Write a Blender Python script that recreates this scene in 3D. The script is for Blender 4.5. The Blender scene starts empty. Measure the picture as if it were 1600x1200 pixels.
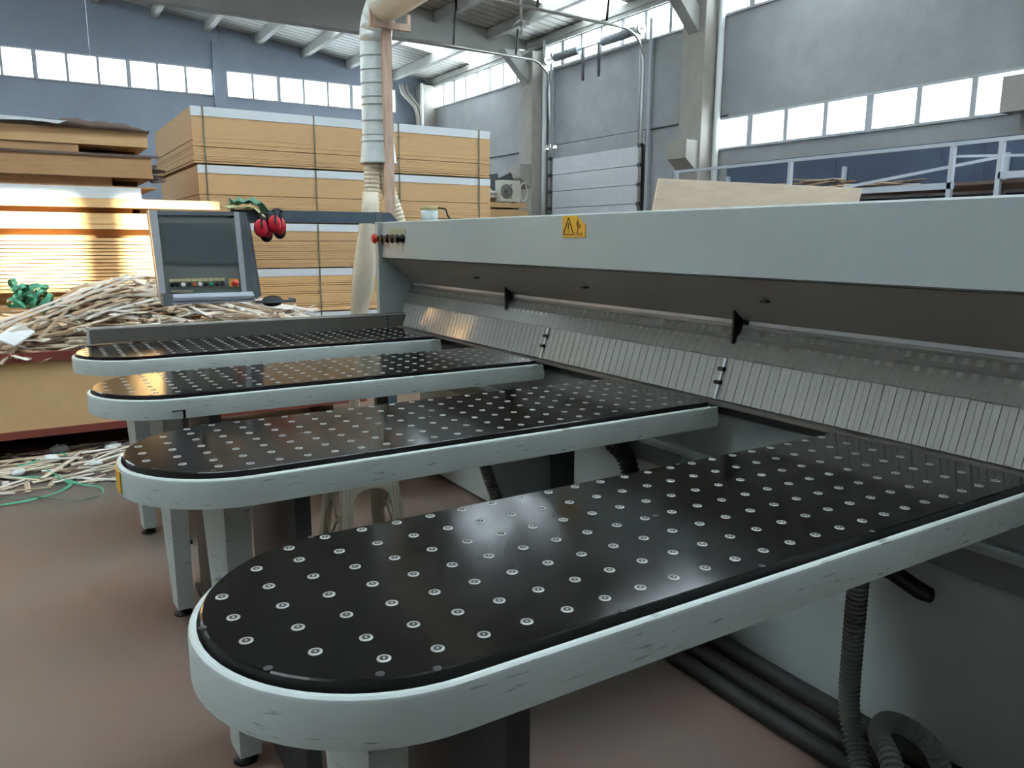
import bpy, bmesh, math, random
from mathutils import Vector, Matrix
from math import sin, cos, pi, radians

scene = bpy.context.scene
COL = scene.collection
rnd = random.Random(11)

# ------------------------------------------------------------------ camera
FPX = 1210.7
YAW, PITCH, ROLL = radians(58.116), radians(-10.548), radians(0.236)
_f = Vector((cos(PITCH)*cos(YAW), cos(PITCH)*sin(YAW), sin(PITCH)))
_r = _f.cross(Vector((0, 0, 1))).normalized()
_u = _r.cross(_f)
CR = cos(ROLL)*_r + sin(ROLL)*_u
CU = -sin(ROLL)*_r + cos(ROLL)*_u
CAM = Vector((0, 0, 1.5))
cd = bpy.data.cameras.new('camera')
cam = bpy.data.objects.new('camera', cd)
COL.objects.link(cam)
m = Matrix((CR, CU, -_f)).transposed().to_4x4()
m.translation = CAM
cam.matrix_world = m
cd.sensor_width = 36.0
cd.lens = FPX/1600*36.0
cd.clip_start = 0.05
cd.clip_end = 200
scene.camera = cam

# ------------------------------------------------------------------ world, sun, exposure
SKY_STRENGTH = 4.5
SUN_STRENGTH = 10.0
EXPOSURE = 2.12
SUN_AZ, SUN_EL = radians(25), radians(22.5)     # travels towards +X +Y, downwards

scene.view_settings.view_transform = 'Standard'
scene.view_settings.look = 'None'
scene.view_settings.gamma = 1.0
scene.view_settings.exposure = EXPOSURE
scene.view_settings.use_curve_mapping = False
w = bpy.data.worlds.new('sky')
scene.world = w
w.use_nodes = True
nt = w.node_tree
nt.nodes.clear()
wo = nt.nodes.new('ShaderNodeOutputWorld')
bg = nt.nodes.new('ShaderNodeBackground')
bg.inputs['Color'].default_value = (0.86, 0.94, 1.0, 1)
bg.inputs['Strength'].default_value = SKY_STRENGTH
nt.links.new(bg.outputs[0], wo.inputs[0])

sl = bpy.data.lights.new('sun', 'SUN')
sl.energy = SUN_STRENGTH
sl.angle = radians(0.7)
sl.color = (1.0, 0.90, 0.72)
so = bpy.data.objects.new('sun', sl)
COL.objects.link(so)
sd = Vector((sin(SUN_AZ)*cos(SUN_EL), cos(SUN_AZ)*cos(SUN_EL), -sin(SUN_EL)))
so.rotation_euler = sd.to_track_quat('-Z', 'Y').to_euler()
so.location = (-6, -8, 9)

# ------------------------------------------------------------------ helpers
def ray(x, y):
    return _f + (x-800)/FPX*CR - (y-600)/FPX*CU
def onY(x, y, Y):                     # a point of the plane Y seen at a photo pixel
    d = ray(x, y); return CAM + d*(Y/d.y)
def onX(x, y, X):
    d = ray(x, y); return CAM + d*(X/d.x)
def onZ(x, y, Z):
    d = ray(x, y); return CAM + d*((Z-1.5)/d.z)

def lin(c):
    return tuple(((v/255)/12.92 if v/255 <= 0.04045 else ((v/255+0.055)/1.055)**2.4) for v in c)

MATS = {}
def mat(name, rgb, rough=0.6, metal=0.0, spec=0.5, var=0.0, scale=6.0, rgb2=None, bump=0.0, bscale=60.0,
        stretch=None, trans=0.0, alpha=1.0, ior=1.45, lo=0.35, hi=0.65, detail=4.0, rvar=0.0):
    M = bpy.data.materials.new(name)
    M.use_nodes = True
    t = M.node_tree
    b = t.nodes['Principled BSDF']
    c = lin(rgb)
    b.inputs['Base Color'].default_value = (*c, 1)
    b.inputs['Roughness'].default_value = rough
    b.inputs['Metallic'].default_value = metal
    b.inputs['Specular IOR Level'].default_value = spec
    b.inputs['IOR'].default_value = ior
    b.inputs['Transmission Weight'].default_value = trans
    b.inputs['Alpha'].default_value = alpha
    if var > 0 or rgb2 or bump > 0 or rvar > 0:
        tc = t.nodes.new('ShaderNodeTexCoord')
        mp = t.nodes.new('ShaderNodeMapping')
        if stretch: mp.inputs['Scale'].default_value = stretch
        t.links.new(tc.outputs['Object'], mp.inputs['Vector'])
    if var > 0 or rgb2:
        n = t.nodes.new('ShaderNodeTexNoise')
        n.inputs['Scale'].default_value = scale
        n.inputs['Detail'].default_value = detail
        n.inputs['Roughness'].default_value = 0.6
        t.links.new(mp.outputs[0], n.inputs['Vector'])
        rp = t.nodes.new('ShaderNodeValToRGB')
        rp.color_ramp.elements[0].position = lo
        rp.color_ramp.elements[1].position = hi
        c2 = lin(rgb2) if rgb2 else tuple(v*(1+var) for v in c)
        c1 = c if rgb2 else tuple(v*(1-var) for v in c)
        rp.color_ramp.elements[0].color = (*c1, 1)
        rp.color_ramp.elements[1].color = (*c2, 1)
        t.links.new(n.outputs['Fac'], rp.inputs[0])
        t.links.new(rp.outputs[0], b.inputs['Base Color'])
    if rvar > 0:
        n3 = t.nodes.new('ShaderNodeTexNoise')
        n3.inputs['Scale'].default_value = 9
        t.links.new(mp.outputs[0], n3.inputs['Vector'])
        mr = t.nodes.new('ShaderNodeMapRange')
        mr.inputs['To Min'].default_value = rough-rvar
        mr.inputs['To Max'].default_value = rough+rvar
        t.links.new(n3.outputs['Fac'], mr.inputs['Value'])
        t.links.new(mr.outputs[0], b.inputs['Roughness'])
    if bump > 0:
        n2 = t.nodes.new('ShaderNodeTexNoise')
        n2.inputs['Scale'].default_value = bscale
        n2.inputs['Detail'].default_value = 3
        t.links.new(mp.outputs[0], n2.inputs['Vector'])
        bp = t.nodes.new('ShaderNodeBump')
        bp.inputs['Strength'].default_value = bump
        bp.inputs['Distance'].default_value = 0.02
        t.links.new(n2.outputs['Fac'], bp.inputs['Height'])
        t.links.new(bp.outputs[0], b.inputs['Normal'])
    MATS[name] = M
    return M

def scuffed(name, rgb, mark, rough=0.5):
    """painted steel with dark scuffs: two stretched noises make short streaks"""
    M = mat(name, rgb, rough, spec=0.4)
    t = M.node_tree; b = t.nodes['Principled BSDF']
    tc = t.nodes.new('ShaderNodeTexCoord')
    mp = t.nodes.new('ShaderNodeMapping'); mp.inputs['Scale'].default_value = (7, 7, 60)
    t.links.new(tc.outputs['Object'], mp.inputs['Vector'])
    n = t.nodes.new('ShaderNodeTexNoise'); n.inputs['Scale'].default_value = 2.2; n.inputs['Detail'].default_value = 5
    t.links.new(mp.outputs[0], n.inputs['Vector'])
    r1 = t.nodes.new('ShaderNodeValToRGB'); r1.color_ramp.elements[0].position = 0.64; r1.color_ramp.elements[1].position = 0.72
    t.links.new(n.outputs['Fac'], r1.inputs[0])
    n2 = t.nodes.new('ShaderNodeTexNoise'); n2.inputs['Scale'].default_value = 4; n2.inputs['Detail'].default_value = 3
    t.links.new(tc.outputs['Object'], n2.inputs['Vector'])
    r2 = t.nodes.new('ShaderNodeValToRGB')
    r2.color_ramp.elements[0].position = 0.3; r2.color_ramp.elements[1].position = 0.7
    c = lin(rgb)
    r2.color_ramp.elements[0].color = (*[v*0.93 for v in c], 1)
    r2.color_ramp.elements[1].color = (*[min(1, v*1.05) for v in c], 1)
    t.links.new(n2.outputs['Fac'], r2.inputs[0])
    mx = t.nodes.new('ShaderNodeMix'); mx.data_type = 'RGBA'
    t.links.new(r1.outputs[0], mx.inputs['Factor'])
    t.links.new(r2.outputs[0], mx.inputs['A'])
    mx.inputs['B'].default_value = (*lin(mark), 1)
    t.links.new(mx.outputs['Result'], b.inputs['Base Color'])
    return M

# --- materials
scuffed('table_paint', (190, 200, 196), (128, 134, 130))
mat('saw_paint', (166, 176, 174), 0.45, var=0.03, scale=3)
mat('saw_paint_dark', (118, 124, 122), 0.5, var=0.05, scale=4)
mat('hood_paint', (150, 148, 142), 0.45, var=0.04, scale=3)
mat('black_top', (20, 20, 19), 0.13, spec=0.26, var=0.25, scale=5, rvar=0.07)
mat('black_edge', (22, 22, 22), 0.5)
mat('steel', (196, 196, 192), 0.3, metal=0.9)
mat('nozzle_ring', (172, 174, 170), 0.35, metal=0.55)
mat('nozzle_hole', (40, 40, 40), 0.5)
mat('aluminium', (204, 208, 212), 0.4, metal=0.35, var=0.06, scale=14)
mat('tray_metal', (150, 158, 166), 0.45, metal=0.3)
mat('fence_metal', (128, 126, 120), 0.4, metal=0.55, var=0.06, scale=8)
mat('dark_steel', (58, 60, 62), 0.5)
mat('spring_steel', (120, 126, 130), 0.5)
mat('seam_metal', (172, 182, 180), 0.4, metal=0.4)
mat('black_plastic', (24, 25, 25), 0.5)
mat('rubber_hose', (120, 126, 120), 0.5)
mat('rubber_hose_dark', (34, 36, 34), 0.6)
mat('concrete_wall', (150, 153, 153), 0.85, var=0.09, scale=1.1, bump=0.15, bscale=30)
mat('light_block_dark', (62, 60, 58), 0.7, var=0.06, scale=1)  # dark only so the unseen front wall bounces little light
mat('concrete_back', (144, 154, 168), 0.85, var=0.05, scale=0.8)
mat('concrete_column', (158, 154, 146), 0.85, var=0.10, scale=1.6)
mat('roof_sheet', (178, 177, 168), 0.5, var=0.04, scale=2)
mat('roof_beam', (158, 158, 152), 0.8, var=0.05, scale=1)
mat('window_frame', (172, 178, 182), 0.5)
mat('white_paint', (212, 216, 214), 0.5)
mat('door_panel', (186, 190, 192), 0.45, var=0.05, scale=2)
mat('galvanised', (226, 236, 234), 0.34, metal=0.15, var=0.10, scale=7)
mat('mdf_edge', (200, 165, 120), 0.8, var=0.03, scale=5, stretch=(1, 1, 9))
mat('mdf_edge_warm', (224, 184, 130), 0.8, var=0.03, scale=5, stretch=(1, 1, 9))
mat('mdf_edge_brown', (172, 136, 98), 0.8, var=0.08, scale=5, stretch=(1, 1, 9))
mat('mdf_dark', (98, 74, 54), 0.85, var=0.1, scale=8)
mat('cover_white', (206, 214, 218), 0.6, var=0.03, scale=3)
mat('kraft_dark', (102, 88, 80), 0.8, var=0.12, scale=5, bump=0.4, bscale=14)
mat('strap_green', (112, 114, 92), 0.5)
mat('plywood', (244, 228, 202), 0.7, var=0.05, scale=3, stretch=(1, 1, 7))
mat('wood_post', (204, 176, 156), 0.75, var=0.15, scale=6, stretch=(6, 6, 1))
mat('wood_raw', (176, 140, 108), 0.75, var=0.12, scale=8, stretch=(2, 6, 6))
mat('scrap_tan', (202, 182, 156), 0.8, var=0.10, scale=7)
mat('scrap_pale', (224, 212, 192), 0.8, var=0.08, scale=7)
mat('scrap_white', (238, 235, 228), 0.7, var=0.05, scale=7)
mat('scrap_brown', (172, 146, 118), 0.8, var=0.12, scale=7)
mat('bin_red', (124, 62, 52), 0.6, var=0.1, scale=6)
mat('bin_board', (212, 178, 130), 0.75, var=0.06, scale=3)
mat('green_strap', (88, 172, 140), 0.35, var=0.15, scale=12)
mat('level_metal', (216, 214, 200), 0.4, metal=0.3)
mat('sleeve_cloth', (212, 202, 180), 0.6, var=0.07, scale=5, bump=0.3, bscale=16)
mat('hose_cream', (232, 222, 198), 0.55)
mat('boom_paint', (84, 100, 110), 0.45, var=0.05, scale=4)
mat('console_face', (114, 120, 117), 0.5, var=0.04, scale=5)
mat('console_shell', (104, 112, 116), 0.5, var=0.06, scale=4)
mat('screen_glass', (90, 98, 98), 0.35, spec=0.5)
mat('tag_cream', (206, 196, 150), 0.6)
mat('tag_olive', (168, 168, 138), 0.6)
mat('button_red', (205, 60, 50), 0.35)
mat('button_green', (40, 150, 110), 0.35)
mat('button_white', (226, 226, 220), 0.35)
mat('button_orange', (190, 100, 60), 0.35)
mat('estop_yellow', (224, 178, 84), 0.45)
mat('ear_red', (208, 40, 58), 0.3)
mat('ear_pad', (40, 40, 38), 0.6)
mat('cloth_green', (104, 150, 126), 0.85, var=0.15, scale=14)
mat('cloth_yellow', (206, 210, 158), 0.85, var=0.1, scale=14)
mat('sign_yellow', (224, 170, 40), 0.5, var=0.03, scale=9)
mat('ink_black', (30, 28, 24), 0.6)
mat('stool_plastic', (206, 204, 186), 0.5)
mat('rack_steel', (186, 196, 206), 0.5, var=0.05, scale=3)
mat('rack_blue', (70, 84, 106), 0.7, var=0.08, scale=2)
mat('rack_deck', (120, 104, 92), 0.8)
mat('ac_white', (196, 194, 184), 0.5)
mat('sack_white', (196, 194, 188), 0.75, var=0.06, scale=5)
mat('floor_concrete', (120, 97, 86), 0.5, rgb2=(110, 105, 99), scale=1.2, bump=0.05, bscale=40, lo=0.3, hi=0.66, detail=6)
mat('litter_plastic', (222, 226, 224), 0.4)
mat('can_label', (188, 172, 120), 0.6)
mat('green_machine', (120, 150, 140), 0.45)

def clear_sheet(name, tint, gloss):
    M = bpy.data.materials.new(name); M.use_nodes = True
    t = M.node_tree; t.nodes.clear()
    o = t.nodes.new('ShaderNodeOutputMaterial')
    mix = t.nodes.new('ShaderNodeMixShader'); mix.inputs[0].default_value = gloss
    tr = t.nodes.new('ShaderNodeBsdfTransparent'); tr.inputs[0].default_value = (*tint, 1)
    gl = t.nodes.new('ShaderNodeBsdfGlossy'); gl.inputs['Roughness'].default_value = 0.02
    t.links.new(tr.outputs[0], mix.inputs[1]); t.links.new(gl.outputs[0], mix.inputs[2])
    t.links.new(mix.outputs[0], o.inputs[0])
    MATS[name] = M
clear_sheet('glass', (0.93, 0.96, 0.97), 0.05)
def milky_mat(name, c1, c2):
    M = bpy.data.materials.new(name); M.use_nodes = True
    t = M.node_tree; t.nodes.clear()
    o = t.nodes.new('ShaderNodeOutputMaterial')
    mix = t.nodes.new('ShaderNodeMixShader'); mix.inputs[0].default_value = 0.75
    tr = t.nodes.new('ShaderNodeBsdfTranslucent'); tr.inputs[0].default_value = (*c1, 1)
    df = t.nodes.new('ShaderNodeBsdfDiffuse'); df.inputs[0].default_value = (*c2, 1)
    t.links.new(df.outputs[0], mix.inputs[1]); t.links.new(tr.outputs[0], mix.inputs[2])
    t.links.new(mix.outputs[0], o.inputs[0])
    MATS[name] = M
milky_mat('skylight_sheet', (0.84, 0.87, 0.89), (0.75, 0.76, 0.76))
def strip_mat():
    M = mat('curtain_plastic', (172, 172, 166), 0.10, spec=0.7, ior=1.6)
    t = M.node_tree; b = t.nodes['Principled BSDF']
    o = t.nodes['Material Output']
    tr = t.nodes.new('ShaderNodeBsdfTransparent'); tr.inputs[0].default_value = (0.8, 0.8, 0.78, 1)
    mix = t.nodes.new('ShaderNodeMixShader'); mix.inputs[0].default_value = 0.85
    t.links.new(tr.outputs[0], mix.inputs[1]); t.links.new(b.outputs[0], mix.inputs[2])
    t.links.new(mix.outputs[0], o.inputs[0])
strip_mat()

def flap_mat():
    M = mat('flap_plastic', (150, 149, 142), 0.22, spec=0.5)
    t = M.node_tree; b = t.nodes['Principled BSDF']
    o = t.nodes['Material Output']
    tr = t.nodes.new('ShaderNodeBsdfTransparent'); tr.inputs[0].default_value = (0.85, 0.85, 0.83, 1)
    mix = t.nodes.new('ShaderNodeMixShader'); mix.inputs[0].default_value = 0.48
    t.links.new(tr.outputs[0], mix.inputs[1]); t.links.new(b.outputs[0], mix.inputs[2])
    t.links.new(mix.outputs[0], o.inputs[0])
flap_mat()

W0 = {}                                # world position of every object made here
def link(o, pos, parent=None):
    COL.objects.link(o)
    if parent:
        o.parent = parent
        o.location = Vector(pos) - W0[parent]
    else:
        o.location = pos
    W0[o] = Vector(pos)
def tag(o, label=None, cat=None, group=None, kind=None):
    if label: o['label'] = label
    if cat: o['category'] = cat
    if group: o['group'] = group
    if kind: o['kind'] = kind
    return o
def thing(name, loc, label, cat, group=None):
    o = bpy.data.objects.new(name, None)
    o.empty_display_size = 0.1
    link(o, Vector(loc))
    return tag(o, label, cat, group)
def struct_empty(name, loc=(0, 0, 0)):
    o = bpy.data.objects.new(name, None)
    o.empty_display_size = 0.1
    link(o, Vector(loc))
    return tag(o, kind='structure')

class MB:
    """collects shapes (world coordinates) that become ONE mesh object"""
    def __init__(s): s.v = []; s.f = []; s.mi = []; s.sm = []
    def add(s, verts, faces, mi=0, smooth=False):
        n = len(s.v)
        s.v += [Vector(p) for p in verts]
        s.f += [tuple(i+n for i in q) for q in faces]
        s.mi += [mi]*len(faces); s.sm += [smooth]*len(faces)
        return s
    def box(s, a, b, mi=0, M=None):
        x0, y0, z0 = a; x1, y1, z1 = b
        x0, x1 = min(x0, x1), max(x0, x1); y0, y1 = min(y0, y1), max(y0, y1); z0, z1 = min(z0, z1), max(z0, z1)
        vs = [Vector(p) for p in ((x0,y0,z0),(x1,y0,z0),(x1,y1,z0),(x0,y1,z0),(x0,y0,z1),(x1,y0,z1),(x1,y1,z1),(x0,y1,z1))]
        if M: vs = [M @ p for p in vs]
        return s.add(vs, ((0,3,2,1),(4,5,6,7),(0,1,5,4),(1,2,6,5),(2,3,7,6),(3,0,4,7)), mi)
    def bar(s, p, q, wx, wz, mi=0, up=(0, 0, 1)):
        """a straight bar of section wx x wz from p to q"""
        p, q = Vector(p), Vector(q); d = (q-p); L = d.length; d.normalize()
        u = Vector(up)
        if abs(d.dot(u)) > 0.98: u = Vector((1, 0, 0))
        sx = d.cross(u).normalized(); sz = sx.cross(d)
        M = Matrix((sx, d, sz)).transposed().to_4x4(); M.translation = p
        return s.box((-wx/2, 0, -wz/2), (wx/2, L, wz/2), mi, M)
    def prism(s, poly, axis, a, b, mi=0, smooth=False):
        """poly: 2-D outline; axis 0/1/2 = direction it is extruded along from a to b"""
        def P(t, c):
            if axis == 0: return (c, t[0], t[1])
            if axis == 1: return (t[0], c, t[1])
            return (t[0], t[1], c)
        n = len(poly)
        vs = [P(t, a) for t in poly] + [P(t, b) for t in poly]
        s.add(vs, [tuple(range(n))[::-1], tuple(range(n, 2*n))], mi)
        k = len(s.v)-2*n
        s.f += [(k+i, k+(i+1) % n, k+n+(i+1) % n, k+n+i) for i in range(n)]
        s.mi += [mi]*n; s.sm += [smooth]*n
        return s
    def tube(s, path, r, seg=10, mi=0, cap=True, smooth=True):
        """r: number or list of radii"""
        path = [Vector(p) for p in path]; n = len(path)
        rs = r if isinstance(r, (list, tuple)) else [r]*n
        t0 = (path[1]-path[0]).normalized()
        ref = Vector((0, 0, 1)) if abs(t0.z) < 0.9 else Vector((1, 0, 0))
        a = t0.cross(ref).normalized()
        vs = []
        for i in range(n):
            t = (path[min(i+1, n-1)]-path[max(i-1, 0)]).normalized()
            a = (a - t*a.dot(t)).normalized(); b = t.cross(a)
            for k in range(seg):
                an = 2*pi*k/seg
                vs.append(path[i] + rs[i]*(cos(an)*a + sin(an)*b))
        fs = [(i*seg+k, i*seg+(k+1) % seg, (i+1)*seg+(k+1) % seg, (i+1)*seg+k) for i in range(n-1) for k in range(seg)]
        s.add(vs, fs, mi, smooth)
        if cap:
            k0 = len(s.v)-n*seg
            s.f += [tuple(k0+k for k in range(seg))[::-1], tuple(k0+(n-1)*seg+k for k in range(seg))]
            s.mi += [mi]*2; s.sm += [False]*2
        return s
    def lathe(s, c, prof, seg=16, mi=0, smooth=True, axis='z'):
        """prof: (radius, height) pairs round a vertical axis at c (or axis x / y)"""
        c = Vector(c); vs = []
        for r, h in prof:
            for k in range(seg):
                an = 2*pi*k/seg
                p = (r*cos(an), r*sin(an), h)
                if axis == 'x': p = (p[2], p[0], p[1])
                if axis == 'y': p = (p[0], p[2], p[1])
                vs.append(c + Vector(p))
        n = len(prof)
        fs = [(i*seg+k, i*seg+(k+1) % seg, (i+1)*seg+(k+1) % seg, (i+1)*seg+k) for i in range(n-1) for k in range(seg)]
        s.add(vs, fs, mi, smooth)
        k0 = len(s.v)-n*seg
        if prof[0][0] > 1e-5: s.f.append(tuple(k0+k for k in range(seg))[::-1]); s.mi.append(mi); s.sm.append(False)
        if prof[-1][0] > 1e-5: s.f.append(tuple(k0+(n-1)*seg+k for k in range(seg))); s.mi.append(mi); s.sm.append(False)
        return s
    def sphere(s, c, r, seg=10, rings=6, mi=0, sc=(1, 1, 1)):
        c = Vector(c)
        vs = []; fs = []
        for i in range(rings+1):
            th = pi*i/rings
            for k in range(seg):
                an = 2*pi*k/seg
                vs.append(c + Vector((r*sc[0]*sin(th)*cos(an), r*sc[1]*sin(th)*sin(an), r*sc[2]*cos(th))))
        for i in range(rings):
            for k in range(seg):
                fs.append((i*seg+k, (i+1)*seg+k, (i+1)*seg+(k+1) % seg, i*seg+(k+1) % seg))
        return s.add(vs, fs, mi, True)
    def mesh(s, name, mats, org):
        me = bpy.data.meshes.new(name)
        me.from_pydata([p-org for p in s.v], [], s.f)
        for mn in ([mats] if isinstance(mats, str) else mats): me.materials.append(MATS[mn])
        me.polygons.foreach_set('material_index', s.mi)
        me.polygons.foreach_set('use_smooth', s.sm)
        bm = bmesh.new(); bm.from_mesh(me)
        bmesh.ops.recalc_face_normals(bm, faces=bm.faces)
        bm.to_mesh(me); bm.free()
        me.update()
        return me
    def build(s, name, mats, parent=None, bevel=0.0):
        """a part (parent given) or a top-level mesh; its origin is the bottom centre of its box"""
        lo = Vector(min(p[i] for p in s.v) for i in range(3)); hi = Vector(max(p[i] for p in s.v) for i in range(3))
        org = Vector(((lo.x+hi.x)/2, (lo.y+hi.y)/2, lo.z))
        o = bpy.data.objects.new(name, s.mesh(name, mats, org))
        link(o, org, parent)
        if bevel > 0:
            bv = o.modifiers.new('bevel', 'BEVEL'); bv.width = bevel; bv.segments = 2; bv.limit_method = 'ANGLE'
            bv.angle_limit = radians(40)
        return o

def copy_part(src, parent, delta):
    c = src.copy(); COL.objects.link(c); c.parent = parent
    pos = W0[src] + Vector(delta)
    c.location = pos - W0[parent]; W0[c] = pos
    return c

def catmull(pts, n):
    P = [Vector(p) for p in pts]; P = [2*P[0]-P[1]] + P + [2*P[-1]-P[-2]]
    out = []
    for i in range(1, len(P)-2):
        for k in range(n):
            t = k/n
            a, b, c, d = P[i-1], P[i], P[i+1], P[i+2]
            out.append(0.5*((2*b) + (c-a)*t + (2*a-5*b+4*c-d)*t*t + (3*b-a-3*c+d)*t**3))
    out.append(P[-2]); return out
def corrugated(mb, pts, r, amp, pitch, seg=12, mi=0):
    path = catmull(pts, 24)
    L = [0]
    for a, b in zip(path, path[1:]): L.append(L[-1]+(b-a).length)
    n = max(8, int(L[-1]/(pitch/4)))
    res = []; rad = []; j = 0
    for i in range(n+1):
        t = L[-1]*i/n
        while j < len(L)-2 and L[j+1] < t: j += 1
        k = (t-L[j])/max(1e-6, L[j+1]-L[j])
        res.append(path[j].lerp(path[j+1], min(1, k)))
        rad.append(r + amp*(0.9 if i % 4 in (1, 2) else -0.9))
    mb.tube(res, rad, seg, mi, smooth=False)

# ================================================================== SETTING
XR, YB = 13.8, 28.4                    # right wall, back wall
XL, YF = -8.0, -5.0                    # left wall, wall behind the camera
def roof_z(X): return 8.771 - 0.1237*(abs(X-0.0) - 3.257)

fl = MB().box((XL-0.3, YF-0.3, -0.2), (XR+0.4, YB+0.4, 0.0)).build('floor', 'floor_concrete')
tag(fl, kind='structure')

def wall_boxes(parent, boxes, m, gap=0.012):
    for a, b in boxes:
        MB().box(a, b).build('concrete_panel', m, parent, bevel=0.01)

def window_x(name, X, y0, y1, z0, z1, n, thick=0.05):
    """a window band in a wall of constant X: frame, mullions, panes"""
    t = struct_empty(name, (X, (y0+y1)/2, z0))
    f = MB()
    f.box((X-0.04, y0, z0), (X+0.08, y1, z0+0.05)); f.box((X-0.04, y0, z1-0.05), (X+0.08, y1, z1))
    f.box((X-0.04, y0, z0), (X+0.08, y0+0.05, z1)); f.box((X-0.04, y1-0.05, z0), (X+0.08, y1, z1))
    f.build('window_frame', 'window_frame', t)
    st = (y1-y0)/n
    for i in range(n):
        MB().box((X+0.01, y0+st*i+0.03, z0+0.05), (X+0.018, y0+st*(i+1)-0.03, z1-0.05)).build('pane', 'glass', t)
        if i:
            wd = 0.05 if i % 3 else 0.075
            MB().box((X-0.03, y0+st*i-wd, z0+0.05), (X+0.06, y0+st*i+wd, z1-0.05)).build('mullion', 'window_frame', t)
    return t
def window_y(name, Y, x0, x1, z0, z1, n, sgn=1):
    t = struct_empty(name, ((x0+x1)/2, Y, z0))
    f = MB()
    f.box((x0, Y-0.04*sgn, z0), (x1, Y+0.08*sgn, z0+0.05)); f.box((x0, Y-0.04*sgn, z1-0.05), (x1, Y+0.08*sgn, z1))
    f.box((x0, Y-0.04*sgn, z0), (x0+0.05, Y+0.08*sgn, z1)); f.box((x1-0.05, Y-0.04*sgn, z0), (x1, Y+0.08*sgn, z1))
    f.build('window_frame', 'window_frame', t)
    st = (x1-x0)/n
    for i in range(n):
        MB().box((x0+st*i+0.03, Y+0.01*sgn, z0+0.05), (x0+st*(i+1)-0.03, Y+0.018*sgn, z1-0.05)).build('pane', 'glass', t)
        if i:
            wd = 0.04 if (i+1) % 3 else 0.065
            MB().box((x0+st*i-wd, Y-0.03*sgn, z0+0.05), (x0+st*i+wd, Y+0.06*sgn, z1-0.05)).build('mullion', 'window_frame', t)
    return t

# ---- right wall: precast panels, bays of 7 m (columns at Y 6.7, 13.7, 20.7, 27.7)
wr = struct_empty('wall_right', (XR, 12, 0))
T = 0.25
bx = []
for y0, y1 in ((-5.0, -0.3), (-0.3, 6.7), (6.7, 13.65), (20.75, 28.4)):
    low = y1 < 14
    bx.append(((XR, y0+0.01, 0), (XR+T, y1-0.01, 2.10)))
    if low:
        bx.append(((XR, y0+0.01, 2.12), (XR+T, y1-0.01, 3.53)))
        bx.append(((XR, y0+0.01, 4.24), (XR+T, y1-0.01, 6.42)))
    else:
        bx.append(((XR, y0+0.01, 2.12), (XR+T, y1-0.01, 4.22)))
        bx.append(((XR, y0+0.01, 4.24), (XR+T, y1-0.01, 6.36)))
# door bay: panels left, right of and above the door opening
bx.append(((XR, 13.67, 0), (XR+T, 15.75, 4.27))); bx.append(((XR, 19.75, 0), (XR+T, 20.73, 4.21)))
bx.append(((XR, 15.77, 3.86), (XR+T, 19.73, 4.28))); bx.append(((XR, 13.67, 4.29), (XR+T, 20.73, 6.40)))
for y0, y1 in ((-5, -0.3), (-0.3, 6.7), (6.7, 13.7), (13.7, 20.7), (20.7, 28.4)):
    bx.append(((XR, y0+0.005, 7.17), (XR+T, y1-0.005, 8.0)))
for yc in (-0.3, 6.7, 13.7, 20.7):
    bx.append(((XR, yc-0.35, 6.36), (XR+T, yc+0.35, 7.17)))
for yc in (-0.3, 6.7, 13.65):
    bx.append(((XR, yc-0.36, 3.53), (XR+T, yc-(0.16 if yc == 6.7 else 0), 4.24)))
bx.append(((XR, 27.9, 6.36), (XR+T, 28.4, 7.17)))
wall_boxes(wr, bx, 'concrete_wall')
MB().box((XR-0.10, -5, 7.15), (XR+0.02, 28.3, 7.26)).build('ledge', 'roof_beam', wr)
window_x('window_1', XR, 6.56, 13.28, 3.53, 4.24, 7)
window_x('window_2', XR, -0.25, 6.32, 3.53, 4.24, 7)
window_x('window_3', XR, 7.06, 13.34, 6.42, 7.17, 7)
window_x('window_4', XR, 14.06, 20.34, 6.40, 7.17, 7)
window_x('window_5', XR, 21.06, 27.88, 6.36, 7.17, 8)
window_x('window_6', XR, 0.06, 6.34, 6.42, 7.17, 7)

# ---- back wall
wb = struct_empty('wall_back', (3, YB, 0))
bx = []
for x0, x1 in ((-8, -1.1), (-1.1, 6.09), (6.09, XR)):
    bx.append(((x0+0.01, YB, 0), (x1-0.01, YB+T, 2.0)))
    bx.append(((x0+0.01, YB, 2.02), (x1-0.01, YB+T, 4.1)))
    bx.append(((x0+0.01, YB, 4.12), (x1-0.01, YB+T, 6.17)))
wall_boxes(wb, bx, 'concrete_back')
for x0, x1 in ((-8, -1.1), (-1.1, 2.3), (2.3, 6.09), (6.09, XR)):
    xs = [x0+0.01, x1-0.01]
    if x0 < 0 < x1: xs.insert(1, 0.0)
    poly = [(x0+0.01, 7.05), (x1-0.01, 7.05)] + [(x, roof_z(x)+0.1) for x in reversed(xs)]
    MB().prism(poly, 1, YB, YB+T).build('gable_panel', 'concrete_back', wb)
for x0, x1 in ((-1.3, -0.9), (5.88, 6.30), (12.45, XR), (-8, -7.6)):
    MB().box((x0, YB, 6.17), (x1, YB+T, 7.05)).build('concrete_panel', 'concrete_back', wb)
window_y('window_7', YB, -0.9, 5.88, 6.17, 7.05, 8)
window_y('window_8', YB, 6.30, 12.45, 6.17, 7.05, 7)
window_y('window_9', YB, -7.6, -1.3, 6.17, 7.05, 7)
tr = MB().box((5.89, YB-0.12, 0), (6.29, YB, 7.9)).build('trim_1', 'concrete_back'); tag(tr, kind='structure')

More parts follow.
